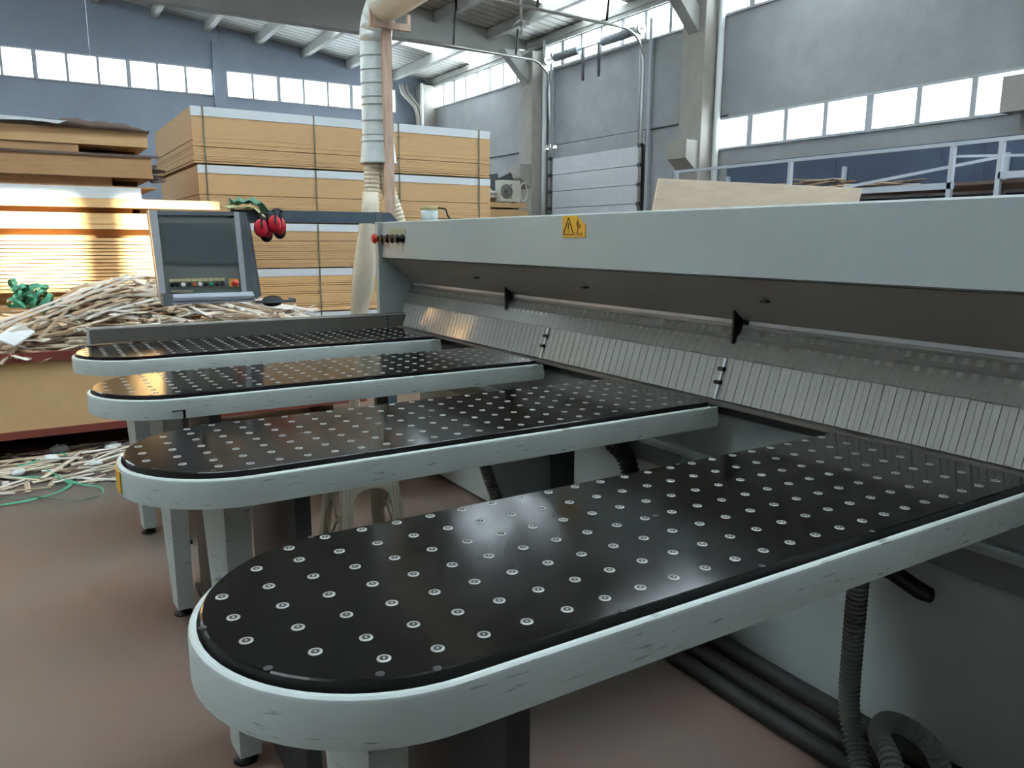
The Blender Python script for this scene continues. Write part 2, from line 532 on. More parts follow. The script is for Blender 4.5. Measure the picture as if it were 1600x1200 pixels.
# ---- the walls out of the picture: left wall, and behind the camera an added dark stepped wall that blocks light
wl = struct_empty('wall_left', (XL, 10, 0))
wall_boxes(wl, [((XL-T, -5, 0), (XL, 28.4, 6.4)), ((XL-T, -5, 7.2), (XL, 28.4, 8.3)), ((XL-T, -5, 6.4), (XL, 9.1, 7.2))] +
               [((XL-T, y-0.4, 6.4), (XL, y+0.4, 7.2)) for y in (15.7, 22.7, 28.0)], 'concrete_wall')
for i, (a, b) in enumerate(((9.1, 15.3), (16.1, 22.3), (23.1, 27.6))):
    window_x('window_%d' % (10+i), XL-0.1, a, b, 6.4, 7.2, 7)
wf = struct_empty('wall_front_blocker', (0, YF, 0))
WX0, WX1 = -7.7, -4.18
WZ0, WZ1 = 6.62, 7.42
GX0, GX1, GZ = -5.6, -2.8, 3.5
SX_, SY_ = -1.5, -2.6                 # step added to the front wall to keep light off the near tables
bx = [((XL-T, YF-T, 0), (GX0, YF, WZ0)), ((GX0, YF-T, 0), (GX1, YF, WZ0)), ((GX1, YF-T, 0), (SX_, YF, WZ0)),
      ((XL-T, YF-T, WZ1), (SX_, YF, 8.9)), ((XL-T, YF-T, WZ0), (WX0, YF, WZ1)), ((WX1, YF-T, WZ0), (SX_, YF, WZ1)),
      ((SX_, YF-T, 0), (SX_+T, SY_, 9.2)), ((SX_+T, SY_-T, 0), (XR+T, SY_, 9.2))]
wall_boxes(wf, bx, 'light_block_dark')
window_y('window_15', YF-0.1, WX0, WX1, WZ0, WZ1, 4, -1)
MB().box((-5.24, YF-T, WZ0), (-5.02, YF, WZ1)).build('pier', 'light_block_dark', wf)

# ---- roof: ribbed sheets, skylight sheets, purlins, rafters
ce = struct_empty('ceiling', (3, 12, 7.5))
def roof_strip(name, x0, x1, y0, y1, m, step=0.33):
    mb = MB(); n = max(1, round((y1-y0)/step)); st = (y1-y0)/n
    for side in ([1] if x0 >= 0 else [-1]):
        for i in range(n):
            a = y0+st*i
            for (p, q, dz) in ((a, a+st*0.86, 0.0), (a+st*0.86, a+st, 0.035)):
                vs = [(x0, p, roof_z(x0)+dz), (x1, p, roof_z(x1)+dz), (x1, q, roof_z(x1)+dz), (x0, q, roof_z(x0)+dz)]
                vs += [(v[0], v[1], v[2]+0.05) for v in vs]
                mb.add(vs, ((0,3,2,1),(4,5,6,7),(0,1,5,4),(1,2,6,5),(2,3,7,6),(3,0,4,7)))
    return mb.build(name, m, ce)
SKY = ((16.6, 18.3), (23.2, 24.9), (9.6, 11.2), (1.7, 4.0), (-2.3, -1.0))  # nearer strips are unseen, added to light tables, saw and right wall
ys = [-5.2]
for a, b in sorted(SKY): ys += [a, b]
ys.append(28.7)
for i in range(len(ys)-1):
    sky = i % 2 == 1
    for x0, x1 in ((0.0, 3.5), (3.5, 9.0), (9.0, XR+0.3), (-8.3, -3.5), (-3.5, 0.0)):
        lit = sky and (ys[i] < 6 and not (ys[i] < 0 and (x0 < -0.1 or x0 > 8)) or x1 > 9.1 or x1 > 3.6 and ys[i] > 20 or x0 < -3.6 and ys[i] > 12)
        roof_strip('skylight_or_fill' if lit else 'roof_sheet', x0, x1, ys[i], ys[i+1], 'skylight_sheet' if lit else 'roof_sheet')
PURL = (0.9, 2.55, 4.2, 5.78, 7.4, 9.0, 10.62, 12.36)
for x in PURL:
    for y0, y1 in ((21.42, 28.38), (14.3, 21.2)):
        zt = roof_z(x)
        if y0 < 20 and x < 8: continue
        MB().prism([(x-0.09, zt-0.30), (x+0.09, zt-0.30), (x+0.09, zt-0.012), (x-0.09, zt)], 1, y0, y1).build('purlin', 'roof_beam', ce)
for y in (13.7, 21.3):
    mb = MB()
    mb.prism([(0, 7.22), (13.3, 7.22), (XR, 7.22), (XR, roof_z(XR)-0.02), (0, roof_z(0)-0.02)], 1, y-0.09, y+0.09)
    mb.prism([(0, 7.0), (XR-0.45, 7.0), (XR-0.45, 7.26), (0, 7.26)], 1, y-0.17, y+0.17)
    mb.build('rafter', 'roof_beam', ce)
# beam along the eave, and the tie strip on the back gable
MB().box((XR-0.14, -4.9, 7.26), (XR, 28.3, 7.44)).build('eave_beam', 'roof_beam', ce)

# ---- columns of the right wall, each with its knee and its white downpipe
def column(name, yc, corbel):
    t = struct_empty(name, (13.55, yc, 0))
    MB().box((13.32, yc-0.36, 0), (XR-0.005, yc+0.36, 7.0)).build('shaft', 'concrete_column', t, bevel=0.015)
    MB().prism([(13.32, 6.1), (13.32, 6.62), (12.98, 6.995), (12.45, 6.995), (12.62, 6.80)], 1, yc-0.16, yc+0.16).build('knee', 'roof_beam', t)
    if corbel:
        MB().prism([(13.32, 3.05), (13.32, 3.75), (12.95, 3.75), (12.95, 3.35)], 1, yc-0.30, yc+0.30).build('corbel', 'concrete_column', t)
    MB().tube([(13.70, yc-0.47, 0.05), (13.70, yc-0.47, 7.3)], 0.075, 12).build('downpipe', 'white_paint', t)
    return t
column('trim_2', 13.70, True)
column('trim_3', 20.70, True)
column('trim_4', 6.17, False)
o = MB().box((12.95, 5.85, 3.45), (13.315, 6.66, 3.98)).build('trim_8', 'concrete_column'); tag(o, kind='structure')
t = struct_empty('trim_5', (13.5, 28.0, 0))
MB().box((13.25, 27.75, 0), (XR, YB-0.005, 7.2)).build('shaft', 'concrete_column', t)
for dx in (0.0, 0.42):
    p = [(12.55+dx*0.5, 28.15, 7.2), (12.6+dx*0.5, 28.1, 6.9), (13.0+dx*0.4, 27.9, 6.4), (13.02+dx*0.4, 27.68, 6.0), (13.02+dx*0.4, 27.66, 0.05)]
    MB().tube(p, 0.07, 10).build('downpipe', 'concrete_column', t)
MB().tube([(13.15, 27.6, 7.2), (13.15, 27.6, 0.05)], 0.06, 10).build('downpipe', 'white_paint', t)

# ---- sectional door in the right wall
dr = struct_empty('door_1', (XR-0.1, 17.75, 0))
for i in range(8):
    z0 = 0.02+0.483*i
    pb = MB()
    pb.box((XR-0.16, 15.82, z0+0.008), (XR-0.10, 19.68, z0+0.475))
    for k in (0.16, 0.30): pb.box((XR-0.166, 15.84, z0+k), (XR-0.16, 19.66, z0+k+0.02))
    pb.build('door_panel', 'door_panel', dr)
    for yy in (15.72, 19.78):
        MB().box((XR-0.24, yy-0.06, z0+0.43), (XR-0.14, yy+0.06, z0+0.52)).build('roller_bracket', 'dark_steel', dr)
MB().box((XR-0.03, 15.68, 0.0), (XR-0.005, 19.82, 3.90)).build('light_leak_sheet', 'dark_steel', dr)  # added dark sheet, blocks daylight leaking between the door panels
for yy, dy in ((15.70, -1), (19.80, 1)):
    tk = MB()
    tk.tube([(XR-0.2, yy, 0.02), (XR-0.2, yy, 5.1)] + [(XR-0.2-0.7*(1-cos(a)), yy, 5.85+0.75*sin(a)) for a in [k*pi/2/8 for k in range(9)]] + [(XR-4.6, yy, 6.66)], 0.035, 8)
    tk.build('track', 'steel', dr)
    MB().box((XR-0.10, yy-0.05+0.12*dy, 0.0), (XR-0.005, yy+0.05+0.12*dy, 6.9)).build('jamb', 'window_frame', dr)
    MB().lathe((XR-0.32, yy, 6.64), [(0.13, -0.05), (0.13, -0.02), (0.10, 0.0), (0.13, 0.02), (0.13, 0.05)], 14, axis='y').build('cable_drum', 'steel', dr)
    MB().tube([(XR-0.24, yy-0.05*dy, 3.9), (XR-0.30, yy-0.03*dy, 6.6)], 0.012, 6).build('lift_cable', 'steel', dr)
    for hx in (1.4, 3.4):
        MB().tube([(XR-hx, yy, 6.68), (XR-hx+0.1, yy, roof_z(XR-hx)-0.02)], 0.03, 6).build('hanger', 'dark_steel', dr)
MB().tube([(XR-0.32, 15.6, 6.64), (XR-0.32, 19.9, 6.64)], 0.025, 8).build('shaft', 'steel', dr)
for a, b in ((15.95, 17.2), (18.25, 19.4)):
    sp = MB(); corrugated(sp, [(XR-0.32, a, 6.64), (XR-0.32, (a+b)/2, 6.635), (XR-0.32, b, 6.64)], 0.11, 0.006, 0.06, 12)
    sp.build('torsion_spring', 'spring_steel', dr)
for yy in (17.35, 18.05):
    MB().box((XR-0.36, yy-0.03, 5.8), (XR-0.30, yy+0.03, 6.66)).build('spring_bracket', 'dark_steel', dr)
MB().box((XR-0.12, 15.7, 6.42), (XR-0.02, 19.8, 6.48)).build('lintel_rail', 'steel', dr)

# conduits along the wall
for i, (y0, y1, z) in enumerate(((13.0, 15.6, 4.28), (19.9, 23.6, 4.25))):
    o = MB().tube([(XR-0.03, y0, z), (XR-0.03, y1, z-0.02)], 0.02, 6).build('trim_%d' % (6+i), 'dark_steel'); tag(o, kind='structure')

# ================================================================== AIR TABLES
ZT = 0.96
TX0, TX1, TW = 0.146, 1.93, 0.569
TABLE_Y = (0.797, 1.82, 2.878, 3.915)
def stadium(x0, x1, y0, y1, seg=22, off=0.0):
    r = (y1-y0)/2; yc = (y0+y1)/2; xc = x0+r
    pts = [(xc-(r+off)*sin(a), yc+(r+off)*cos(a)) for a in [pi*k/seg for k in range(seg+1)]]
    return pts + [(x1+off*0, y0-off), (x1+off*0, y1+off)]
def build_table(Y):
    t = thing('air_table', (1.0, Y+TW/2, 0), 'x', 'table', 'air tables in front of the panel saw')
    y0, y1 = Y+0.012, Y+TW-0.012
    # rail: a band round the slab, top edge rolled
    rail = MB()
    prof = [(-0.012, 0.875), (0.0, 0.875), (0.0, 0.938), (-0.002, 0.943), (-0.006, 0.946), (-0.012, 0.946)]
    rings = []
    for off, z in prof:
        rings.append([(p[0], p[1], z) for p in stadium(TX0+0.012, TX1, y0, y1, 30, off+0.012)])
    n = len(rings[0]); vs = [p for r_ in rings for p in r_]
    k = len(prof)
    fs = [((i % k)*n+j, (i % k)*n+(j+1) % n, ((i+1) % k)*n+(j+1) % n, ((i+1) % k)*n+j) for i in range(k) for j in range(n)]
    rail.add(vs, fs, 0, True)
    # end cap plates where the rail meets the saw
    ro = rail.build('rail', 'table_paint', t)
    ro.data.set_sharp_from_angle(angle=radians(30))
    ec = MB(); e2 = MB()
    ec.prism([(TX1-0.03, 0.876), (TX1+0.028, 0.876), (TX1+0.034, 0.90), (TX1+0.028, 0.925), (TX1+0.026, 0.944), (TX1-0.03, 0.944)], 1, Y-0.0015, Y+0.006)
    e2.prism([(TX1-0.03, 0.876), (TX1+0.028, 0.876), (TX1+0.026, 0.944), (TX1-0.03, 0.944)], 1, Y+TW-0.006, Y+TW+0.0015)
    ec.build('end_bracket', 'table_paint', t); e2.build('end_bracket', 'table_paint', t)
    # slab
    slab = MB()
    out = stadium(TX0+0.012, TX1, y0, y1, 30, -0.006); inn = stadium(TX0+0.012, TX1, y0, y1, 30, -0.009)
    n = len(out)
    vs = [(p[0], p[1], 0.925) for p in out] + [(p[0], p[1], ZT-0.002) for p in out] + [(p[0], p[1], ZT) for p in inn]
    slab.add(vs, [tuple(range(2*n, 3*n))], 0)
    b = len(slab.v)-3*n
    slab.f += [(b+j, b+(j+1) % n, b+n+(j+1) % n, b+n+j) for j in range(n)] + [(b+n+j, b+n+(j+1) % n, b+2*n+(j+1) % n, b+2*n+j) for j in range(n)] + [tuple(range(b, b+n))[::-1]]
    slab.mi += [1]*n + [0]*n + [1]; slab.sm += [False]*(2*n+1)
    slab.build('table_top', ['black_top', 'black_edge'], t)
    # tray under the slab
    MB().prism(stadium(TX0+0.05, TX1-0.02, y0+0.03, y1-0.03, 14), 2, 0.882, 0.925).build('air_chamber', 'dark_steel', t)
    # legs: folded sheet, narrowing to a levelling foot
    lg = MB()
    yl = Y+0.24
    top = [(0.352, yl+0.16, 0.88), (0.385, yl, 0.88), (0.455, yl, 0.88), (0.455, yl+0.16, 0.88)]
    bot = [(0.386, yl+0.12, 0.035), (0.392, yl+0.03, 0.035), (0.452, yl+0.03, 0.035), (0.452, yl+0.12, 0.035)]
    lg.add(top+bot, ((0,1,2,3),(7,6,5,4),(0,4,5,1),(1,5,6,2),(2,6,7,3),(3,7,4,0)))
    lo = lg.build('leg', 'table_paint', t)
    MB().lathe((0.415, yl+0.075, 0.0), [(0.035, 0), (0.035, 0.008), (0.02, 0.016), (0.012, 0.02), (0.012, 0.04)], 14).build('levelling_foot', 'black_plastic', lo)
    l2 = MB()
    l2.box((0.52, Y+0.05, 0.02), (0.56, Y+0.52, 0.88))
    l2.box((0.50, Y+0.03, 0.0), (0.58, Y+0.54, 0.02))
    l2.build('support_shade_plate', 'dark_steel', t)  # made wide to block light coming in from the side under the table
    # nozzles: ring, dark bore and valve ball
    nz = MB(); c = Vector((0, 0, 0))
    nz.lathe(c, [(0.0098, 0.0), (0.0096, 0.0008), (0.0060, 0.0009)], 14)
    nz.f.pop(); nz.mi.pop(); nz.sm.pop(); nz.f.pop(); nz.mi.pop(); nz.sm.pop()
    nz.add([(0.0062*cos(2*pi*k/14), 0.0062*sin(2*pi*k/14), 0.0007) for k in range(14)], [tuple(range(14))], 1)
    nz.sphere((0, 0, 0.0), 0.0024, 8, 4)
    nm = nz.mesh('nozzle', ['nozzle_ring', 'nozzle_hole'], Vector((0, 0, 0)))
    def put(name, me, x, y):
        o = bpy.data.objects.new(name, me); link(o, Vector((x, y, ZT)), t); return o
    rows = [0.068+0.0773*k for k in range(7)]
    for i in range(25):
        x = 0.2085+0.0713*i
        if x > TX1-0.03: break
        for j, dy in enumerate(rows):
            if i == 0 and j not in (2, 3, 4): continue
            if i == 1 and j not in (1, 2, 3, 4, 5): continue
            yy = Y+dy
            if i == 2:
                if j == 0: yy += 0.014
                if j == 6: yy -= 0.018
            put('nozzle', nm, x, yy)
    sc = MB()
    sc.lathe(c, [(0.0062, 0.0), (0.0062, 0.0004), (0.0034, 0.0005)], 10)
    sm_ = sc.mesh('screw', 'dark_steel', Vector((0, 0, 0)))
    sp_ = [onZ(px, py, ZT) for px, py in ((419, 1044), (594, 1053), (316, 981), (342, 904))]
    xs = [(p.x, p.y-TABLE_Y[0]) for p in sp_] + [(0.40+0.305*k, 0.024) for k in range(5)] + [(0.40+0.305*k, TW-0.024) for k in range(5)] + [(0.62+0.4*k, 0.30) for k in range(3)]
    for x, dy in xs: put('screw', sm_, x, Y+dy)
    return t
TL = ('nearest air table, its rounded black top filling the foreground',
      'second air table from the front, yellow sticker on its rounded end',
      'third air table from the front, cracked joint in its grey rail',
      'farthest air table, standing along the low metal fence')
proto = build_table(TABLE_Y[0]); proto['label'] = TL[0]
kids = list(proto.children)
for Y, lab in zip(TABLE_Y[1:], TL[1:]):
    d = Vector((0, Y-TABLE_Y[0], 0))
    r_ = proto.copy(); COL.objects.link(r_); r_.location = proto.location + d; W0[r_] = W0[proto] + d
    r_['label'] = lab
    for ch in kids:
        c = copy_part(ch, r_, d)
        for g in ch.children: copy_part(g, c, d)
tables = [o for o in COL.objects if o.name.startswith('air_table')]
tables.sort(key=lambda o: o.location.y)
# yellow stickers on the rounded ends of tables two and three, and the crack of table three
def curved_patch(Y, a0, a1, z0, z1, off=0.0145):
    r = (TW-0.024)/2+off; yc = Y+TW/2; xc = TX0+0.012+(TW-0.024)/2
    vs = []; n = 6
    for k in range(n+1):
        a = a0+(a1-a0)*k/n
        vs += [(xc-r*sin(a), yc+r*cos(a), z0), (xc-r*sin(a), yc+r*cos(a), z1), (xc-(r-0.002)*sin(a), yc+(r-0.002)*cos(a), z0), (xc-(r-0.002)*sin(a), yc+(r-0.002)*cos(a), z1)]
    fs = []
    for k in range(n):
        b = 4*k
        fs += [(b, b+4, b+5, b+1), (b+2, b+3, b+7, b+6), (b+1, b+5, b+7, b+3), (b, b+2, b+6, b+4)]
    fs += [(0, 1, 3, 2), (4*n, 4*n+2, 4*n+3, 4*n+1)]
    return MB().add(vs, fs)
st = curved_patch(TABLE_Y[1], radians(62), radians(100), 0.880, 0.936).build('sticker', 'sign_yellow', tables[1]); st['label'] = 'worn yellow warning sticker'
st = curved_patch(TABLE_Y[2], radians(64), radians(80), 0.880, 0.938).build('sticker', 'tag_cream', tables[2])
st = curved_patch(TABLE_Y[3], radians(64), radians(80), 0.880, 0.938).build('sticker', 'tag_cream', tables[3])
ck = MB(); p = onY(288, 645, TABLE_Y[2])
ck.box((p.x-0.004, TABLE_Y[2]-0.002, 0.876), (p.x+0.004, TABLE_Y[2]+0.004, 0.905))
ck.box((p.x-0.04, TABLE_Y[2]-0.001, 0.902), (p.x, TABLE_Y[2]+0.004, 0.905))
ck.build('crack', 'black_edge', tables[2])

# ================================================================== PANEL SAW
YE = 4.574
saw = thing('panel_saw', (2.3, 2.0, 0), 'long grey panel saw with pressure beam hood and clear strip curtain', 'saw')
YN = -1.0
MB().prism([(1.89, 1.39), (1.89, 1.598), (1.90, 1.604), (2.62, 1.604), (2.62, 1.38), (1.91, 1.383)], 1, YN, YE).build('beam', 'saw_paint', saw)
hb = MB(); hb.prism([(1.905, 1.382), (2.62, 1.382), (2.62, 1.21), (2.115, 1.21)], 1, YN, YE-0.002); hb.build('hood', 'hood_paint', saw)
for px, py in ((745, 434), (915, 449), (1197, 471)):
    p = onX(px, py, 1.99); MB().box((p.x-0.016, p.y-0.012, p.z-0.004), (p.x+0.01, p.y+0.012, p.z+0.004)).build('bolt', 'black_plastic', saw)
ep = MB()
ep.prism([(1.865, 0.99), (2.62, 0.99), (2.62, 1.604), (1.865, 1.604)], 1, YE, YE+0.05)
ep.build('end_plate', 'saw_paint', saw, bevel=0.004)
# curtain carrier: two rounded rails under the hood, then the clear strips
MB().box((2.09, YN, 1.205), (2.16, YE-0.01, 1.228)).build('curtain_rail', 'aluminium', saw)
MB().tube([(2.090, YN, 1.206), (2.090, YE-0.015, 1.206)], 0.010, 10).build('curtain_roll', 'flap_plastic', saw)
uf = MB(); uf.prism([(2.084, 1.200), (2.026, 1.104), (2.029, 1.102), (2.088, 1.199)], 1, YN, YE-0.02); uf.build('upper_flap', 'flap_plastic', saw)
uf = MB(); uf.prism([(2.066, 1.182), (2.058, 1.172), (2.060, 1.164), (2.070, 1.176)], 1, YN, YE-0.02); uf.build('flap_seam', 'flap_plastic', saw)
def strip_mesh(wid):
    mb = MB(); pr = [(2.092, 1.208), (2.036, 1.112), (2.030, 1.100), (1.986, 0.962)]
    th = 0.004
    out = []
    for x, z in pr: out.append((x, z))
    back = [(x+th, z+0.002) for x, z in reversed(pr)]
    mb.prism(out+back, 1, 0.0, wid)
    return mb.mesh('curtain_strip', 'curtain_plastic', Vector((0, 0, 0)))
PITCH_S = 0.0197
sm1 = strip_mesh(PITCH_S-0.0014)
i = 0; y = YE-0.012-PITCH_S
JOINT = []
for px, py in ((855, 545), (1130, 600)):
    JOINT.append(onX(px, py, 2.02).y)
while y > YN:
    o = bpy.data.objects.new('curtain_strip', sm1)
    link(o, Vector((0.0012*(i % 2), y, 0)), saw)
    y -= PITCH_S; i += 1
for jy in JOINT + [JOINT[1]-1.53]:
    cb = MB()
    cb.bar((2.026, jy, 1.100), (1.981, jy, 0.962), 0.008, 0.005)
    cb.build('curtain_joint', 'aluminium', saw)
    for q in (0.25, 0.62):
        c0 = Vector((2.012 if q < 0.5 else 1.997, jy, 1.065 if q < 0.5 else 1.02))
        MB().box(c0-Vector((0.012, 0.012, 0.006)), c0+Vector((0.004, 0.012, 0.006))).build('clip', 'black_plastic', saw)
for px, py in ((790, 462), (1147, 505)):
    p = onX(px, py, 2.05)
    bk = MB(); bk.prism([(2.045, 1.285), (2.045, 1.150), (2.055, 1.150), (2.108, 1.215), (2.108, 1.232)], 1, p.y-0.004, p.y+0.004)
    bk.box((2.09, p.y-0.03, 1.215), (2.112, p.y+0.004, 1.232))
    bk.build('hinge_bracket', 'black_plastic', saw)
MB().box((2.19, YN, 0.96), (2.24, YE-0.01, 1.21)).build('dark_interior_plate', 'dark_steel', saw)  # added dark plate standing in for the shaded interior behind the curtain
# machine table edge and front of the bed
MB().box((1.966, YN, 0.944), (2.6, YE-0.01, 0.956)).build('bed_plate', 'fence_metal', saw)
MB().box((2.02, YN, 0.905), (2.6, YE-0.01, 0.944)).build('bed_beam', 'dark_steel', saw)
ap = MB(); ap.prism([(2.03, 0.905), (2.6, 0.905), (2.6, 0.745), (2.0, 0.745), (2.0, 0.76)], 1, YN, YE-0.01); ap.build('apron', 'saw_paint_dark', saw)
MB().box((1.955, YN, 0.735), (2.6, YE-0.01, 0.748)).build('apron_ledge', 'saw_paint', saw)
MB().box((2.06, YN, 0.62), (2.6, YE-0.01, 0.735)).build('lower_beam', 'saw_paint_dark', saw)
# two pedestals of the bed with a gap between them
MB().box((2.13, 3.66, 0.02), (2.6, YE, 0.62)).build('pedestal', 'saw_paint', saw)
MB().box((2.13, -1.6, 0.02), (2.6, 2.86, 0.62)).build('pedestal', 'saw_paint', saw)
MB().box((2.55, 2.86, 0.02), (2.6, 3.66, 0.62)).build('back_panel', 'dark_steel', saw)
MB().box((2.14, -1.6, 0.0), (2.58, 2.86, 0.02)).build('plinth', 'black_plastic', saw)
for a, b in ((1.81, 2.01), (2.83, 3.03)):
    bb = MB(); bb.prism([(1.985, 0.735), (1.985, 0.70), (2.14, 0.55), (2.14, 0.735)], 1, a, b); bb.build('gusset', 'green_machine', saw)
# warning sign with triangle and pictogram
s0, s1 = onX(880, 338.5, 1.89), onX(915, 371, 1.89)
ya, yb, za, zb = s0.y, s1.y, s1.z, s0.z+0.002
sg = MB(); sg.prism([(ya, zb), (ya-0.098, zb), (ya-0.108, zb-0.010), (ya-0.128, zb-0.018), (ya-0.136, zb-0.030), (yb, zb-0.034), (yb, za), (ya, za)], 0, 1.8875, 1.8898)
sg = sg.build('warning_sign', 'sign_yellow', saw); sg['label'] = 'yellow warning sticker with a torn corner'
def line2(mb, a, b, wd, X=1.8866):
    a = Vector((X, *a)); b = Vector((X, *b))
    mb.bar(a, b, 0.0014, wd, up=(1, 0, 0)) if False else mb.bar(a, b, wd, 0.0014, up=(1, 0, 0))
tri = MB(); cy = ya-0.042; H = 0.066; zb0 = za+0.012
A, B, C_ = (cy, zb0+H), (cy+0.035, zb0), (cy-0.035, zb0)
for p, q in ((A, B), (B, C_), (C_, A)): line2(tri, p, q, 0.0036)
line2(tri, (cy, zb0+0.046), (cy, zb0+0.020), 0.0046); line2(tri, (cy, zb0+0.013), (cy, zb0+0.008), 0.005)
tri.build('warning_triangle', 'ink_black', sg)
ic = MB(); cy = ya-0.106
for p, q in (((cy, zb-0.012), (cy, zb-0.055)), ((cy-0.008, zb-0.03), (cy-0.008, zb-0.05)), ((cy+0.006, zb-0.022), (cy+0.006, zb-0.04)), ((cy, zb-0.055), (cy+0.004, zb-0.068)), ((cy-0.014, zb-0.036), (cy-0.016, zb-0.048))):
    line2(ic, p, q, 0.0022)
for k in range(2): line2(ic, (ya-0.086, za+0.016-0.008*k), (ya-0.140, za+0.016-0.008*k), 0.0016)
ic.build('pictogram', 'ink_black', sg)
# control knobs at the far end of the beam
lp = MB(); p = onX(607, 360, 1.89); q = onX(634, 366, 1.89)
lp.box((1.8875, q.y, q.z-0.012), (1.8898, p.y, p.z+0.006)); lp.build('label_plate', 'tag_olive', saw)
for k, px in enumerate((607, 614, 622, 630)):
    p = onX(px, 373, 1.89)
    kb = MB(); kb.lathe((1.8898, p.y, p.z), [(0.026, 0), (0.026, -0.010), (0.017, -0.012), (0.015, -0.040), (0.019, -0.042), (0.019, -0.055)], 14, axis='x')
    kb.build('selector_knob', 'black_plastic', saw)
p = onX(599, 373, 1.89)
eb = MB(); eb.lathe((1.8898, p.y, p.z), [(0.022, 0), (0.022, -0.02), (0.016, -0.022), (0.016, -0.05)], 14, axis='x'); eb.build('button_base', 'black_plastic', saw)
eb = MB(); eb.lathe((1.8898, p.y, p.z), [(0.03, -0.05), (0.03, -0.062), (0.022, -0.072), (0.001, -0.074)], 16, axis='x'); eb = eb.build('emergency_button', 'button_red', saw)

# side fence beyond the last table
fe = thing('side_fence', (1.1, 4.53, 0.9), 'long low grey-brown metal side fence behind the farthest air table', 'fence')
MB().prism([(4.500, 0.962), (4.552, 0.962), (4.552, 1.046), (4.540, 1.046), (4.536, 1.040), (4.500, 1.036)], 0, 0.242, 2.05).build('rail', 'fence_metal', fe)
MB().box((0.236, 4.498, 0.958), (0.246, 4.556, 1.050)).build('end_cap', 'aluminium', fe)
for k in range(4):
    MB().box((1.875, 4.497, 0.975+0.016*k), (1.89, 4.5005, 0.983+0.016*k)).build('rivet', 'dark_steel', fe)
MB().box((0.6, 4.51, 0.875), (1.95, 4.55, 0.962)).build('carrier', 'saw_paint_dark', fe)
MB().box((0.62, 4.51, 0.0), (0.70, 4.55, 0.875)).build('leg', 'saw_paint_dark', fe)
MB().box((1.80, 4.51, 0.0), (1.88, 4.55, 0.875)).build('leg', 'saw_paint_dark', fe)

# round motor can with a cable on the beam
p = onX(668, 345, 2.25)
cn = thing('metal_canister', (p.x, p.y-0.03, 1.604), 'silver metal canister with yellowish band standing on the saw beam', 'canister')
c0 = W0[cn]
MB().lathe(c0, [(0.055, 0.0), (0.055, 0.085), (0.051, 0.088)], 18).build('body', 'galvanised', cn)
MB().lathe(c0, [(0.059, 0.082), (0.059, 0.103), (0.052, 0.107), (0.001, 0.108)], 18).build('cap', 'can_label', cn)
MB().tube(catmull([c0+Vector((0.04, -0.04, 0.095)), c0+Vector((0.07, -0.09, 0.085)), c0+Vector((0.05, -0.16, 0.045)), c0+Vector((0.04, -0.24, 0.006))], 6), 0.006, 6).build('cable', 'black_plastic', cn)

# hoses and pipes under the tables
hs = MB(); corrugated(hs, [(1.93, 3.47, 0.70), (1.94, 3.44, 0.45), (1.97, 3.38, 0.25), (2.02, 3.30, 0.06)], 0.030, 0.004, 0.016)
tag(hs.build('ribbed_hose', 'rubber_hose'), 'grey ribbed hose hanging before the pale pedestal beyond the second table', 'hose', 'ribbed hoses under the tables')
hs = MB(); a = onX(958, 690, 2.0); b = onX(985, 738, 2.0)
corrugated(hs, [(2.02, a.y+0.04, 0.73), a, b, (2.03, b.y-0.1, 0.06)], 0.036, 0.004, 0.018)
tag(hs.build('ribbed_hose', 'rubber_hose_dark'), 'black ribbed hose hanging in shadow just beyond the nearest table', 'hose', 'ribbed hoses under the tables')
hs = MB(); corrugated(hs, [onX(1343, 890, 1.86), onX(1333, 1000, 1.86), onX(1327, 1110, 1.85), onX(1345, 1200, 1.80), onX(1372, 1290, 1.72)], 0.026, 0.0035, 0.0135, 14)
tag(hs.build('ribbed_hose', 'rubber_hose'), 'long grey ribbed hose dropping straight from under the nearest table', 'hose', 'ribbed hoses under the tables')
hs = MB(); corrugated(hs, [onX(1415, 1290, 1.62), onX(1392, 1190, 1.68), onX(1374, 1150, 1.74), onX(1385, 1128, 1.82), onX(1420, 1138, 1.90), onX(1460, 1175, 1.95), onX(1490, 1260, 1.97)], 0.024, 0.0035, 0.0135, 14)
tag(hs.build('ribbed_hose', 'rubber_hose'), 'grey ribbed hose bent in an arch near the floor, bottom right', 'hose', 'ribbed hoses under the tables')
bp = MB(); bp.tube([(1.97, 1.34, 0.612), (1.97, 1.16, 0.596), onX(1440, 925, 1.97), onX(1455, 931, 1.97), onX(1459, 932, 1.97)], [0.024, 0.024, 0.024, 0.020, 0.006], 12)
tag(bp.build('bent_pipe', 'black_plastic'), 'short bent black pipe under the nearest table by the saw base', 'pipe')
for k, (xx, zz) in enumerate(((1.86, 0.03), (1.95, 0.03), (2.06, 0.035))):
    tb = MB().tube(catmull([(xx, -0.6, zz), (xx+0.01, 0.6, zz), (xx-0.01, 1.5, zz), (xx+0.015, 2.5, zz), (xx, 3.4, zz)], 8), zz, 10)
    tag(tb.build('floor_pipe', 'rubber_hose_dark'), ('outermost black pipe on the floor along the saw base', 'middle black pipe of three on the floor along the saw base', 'black floor pipe lying closest against the saw base')[k], 'pipe', 'black pipes on the floor')

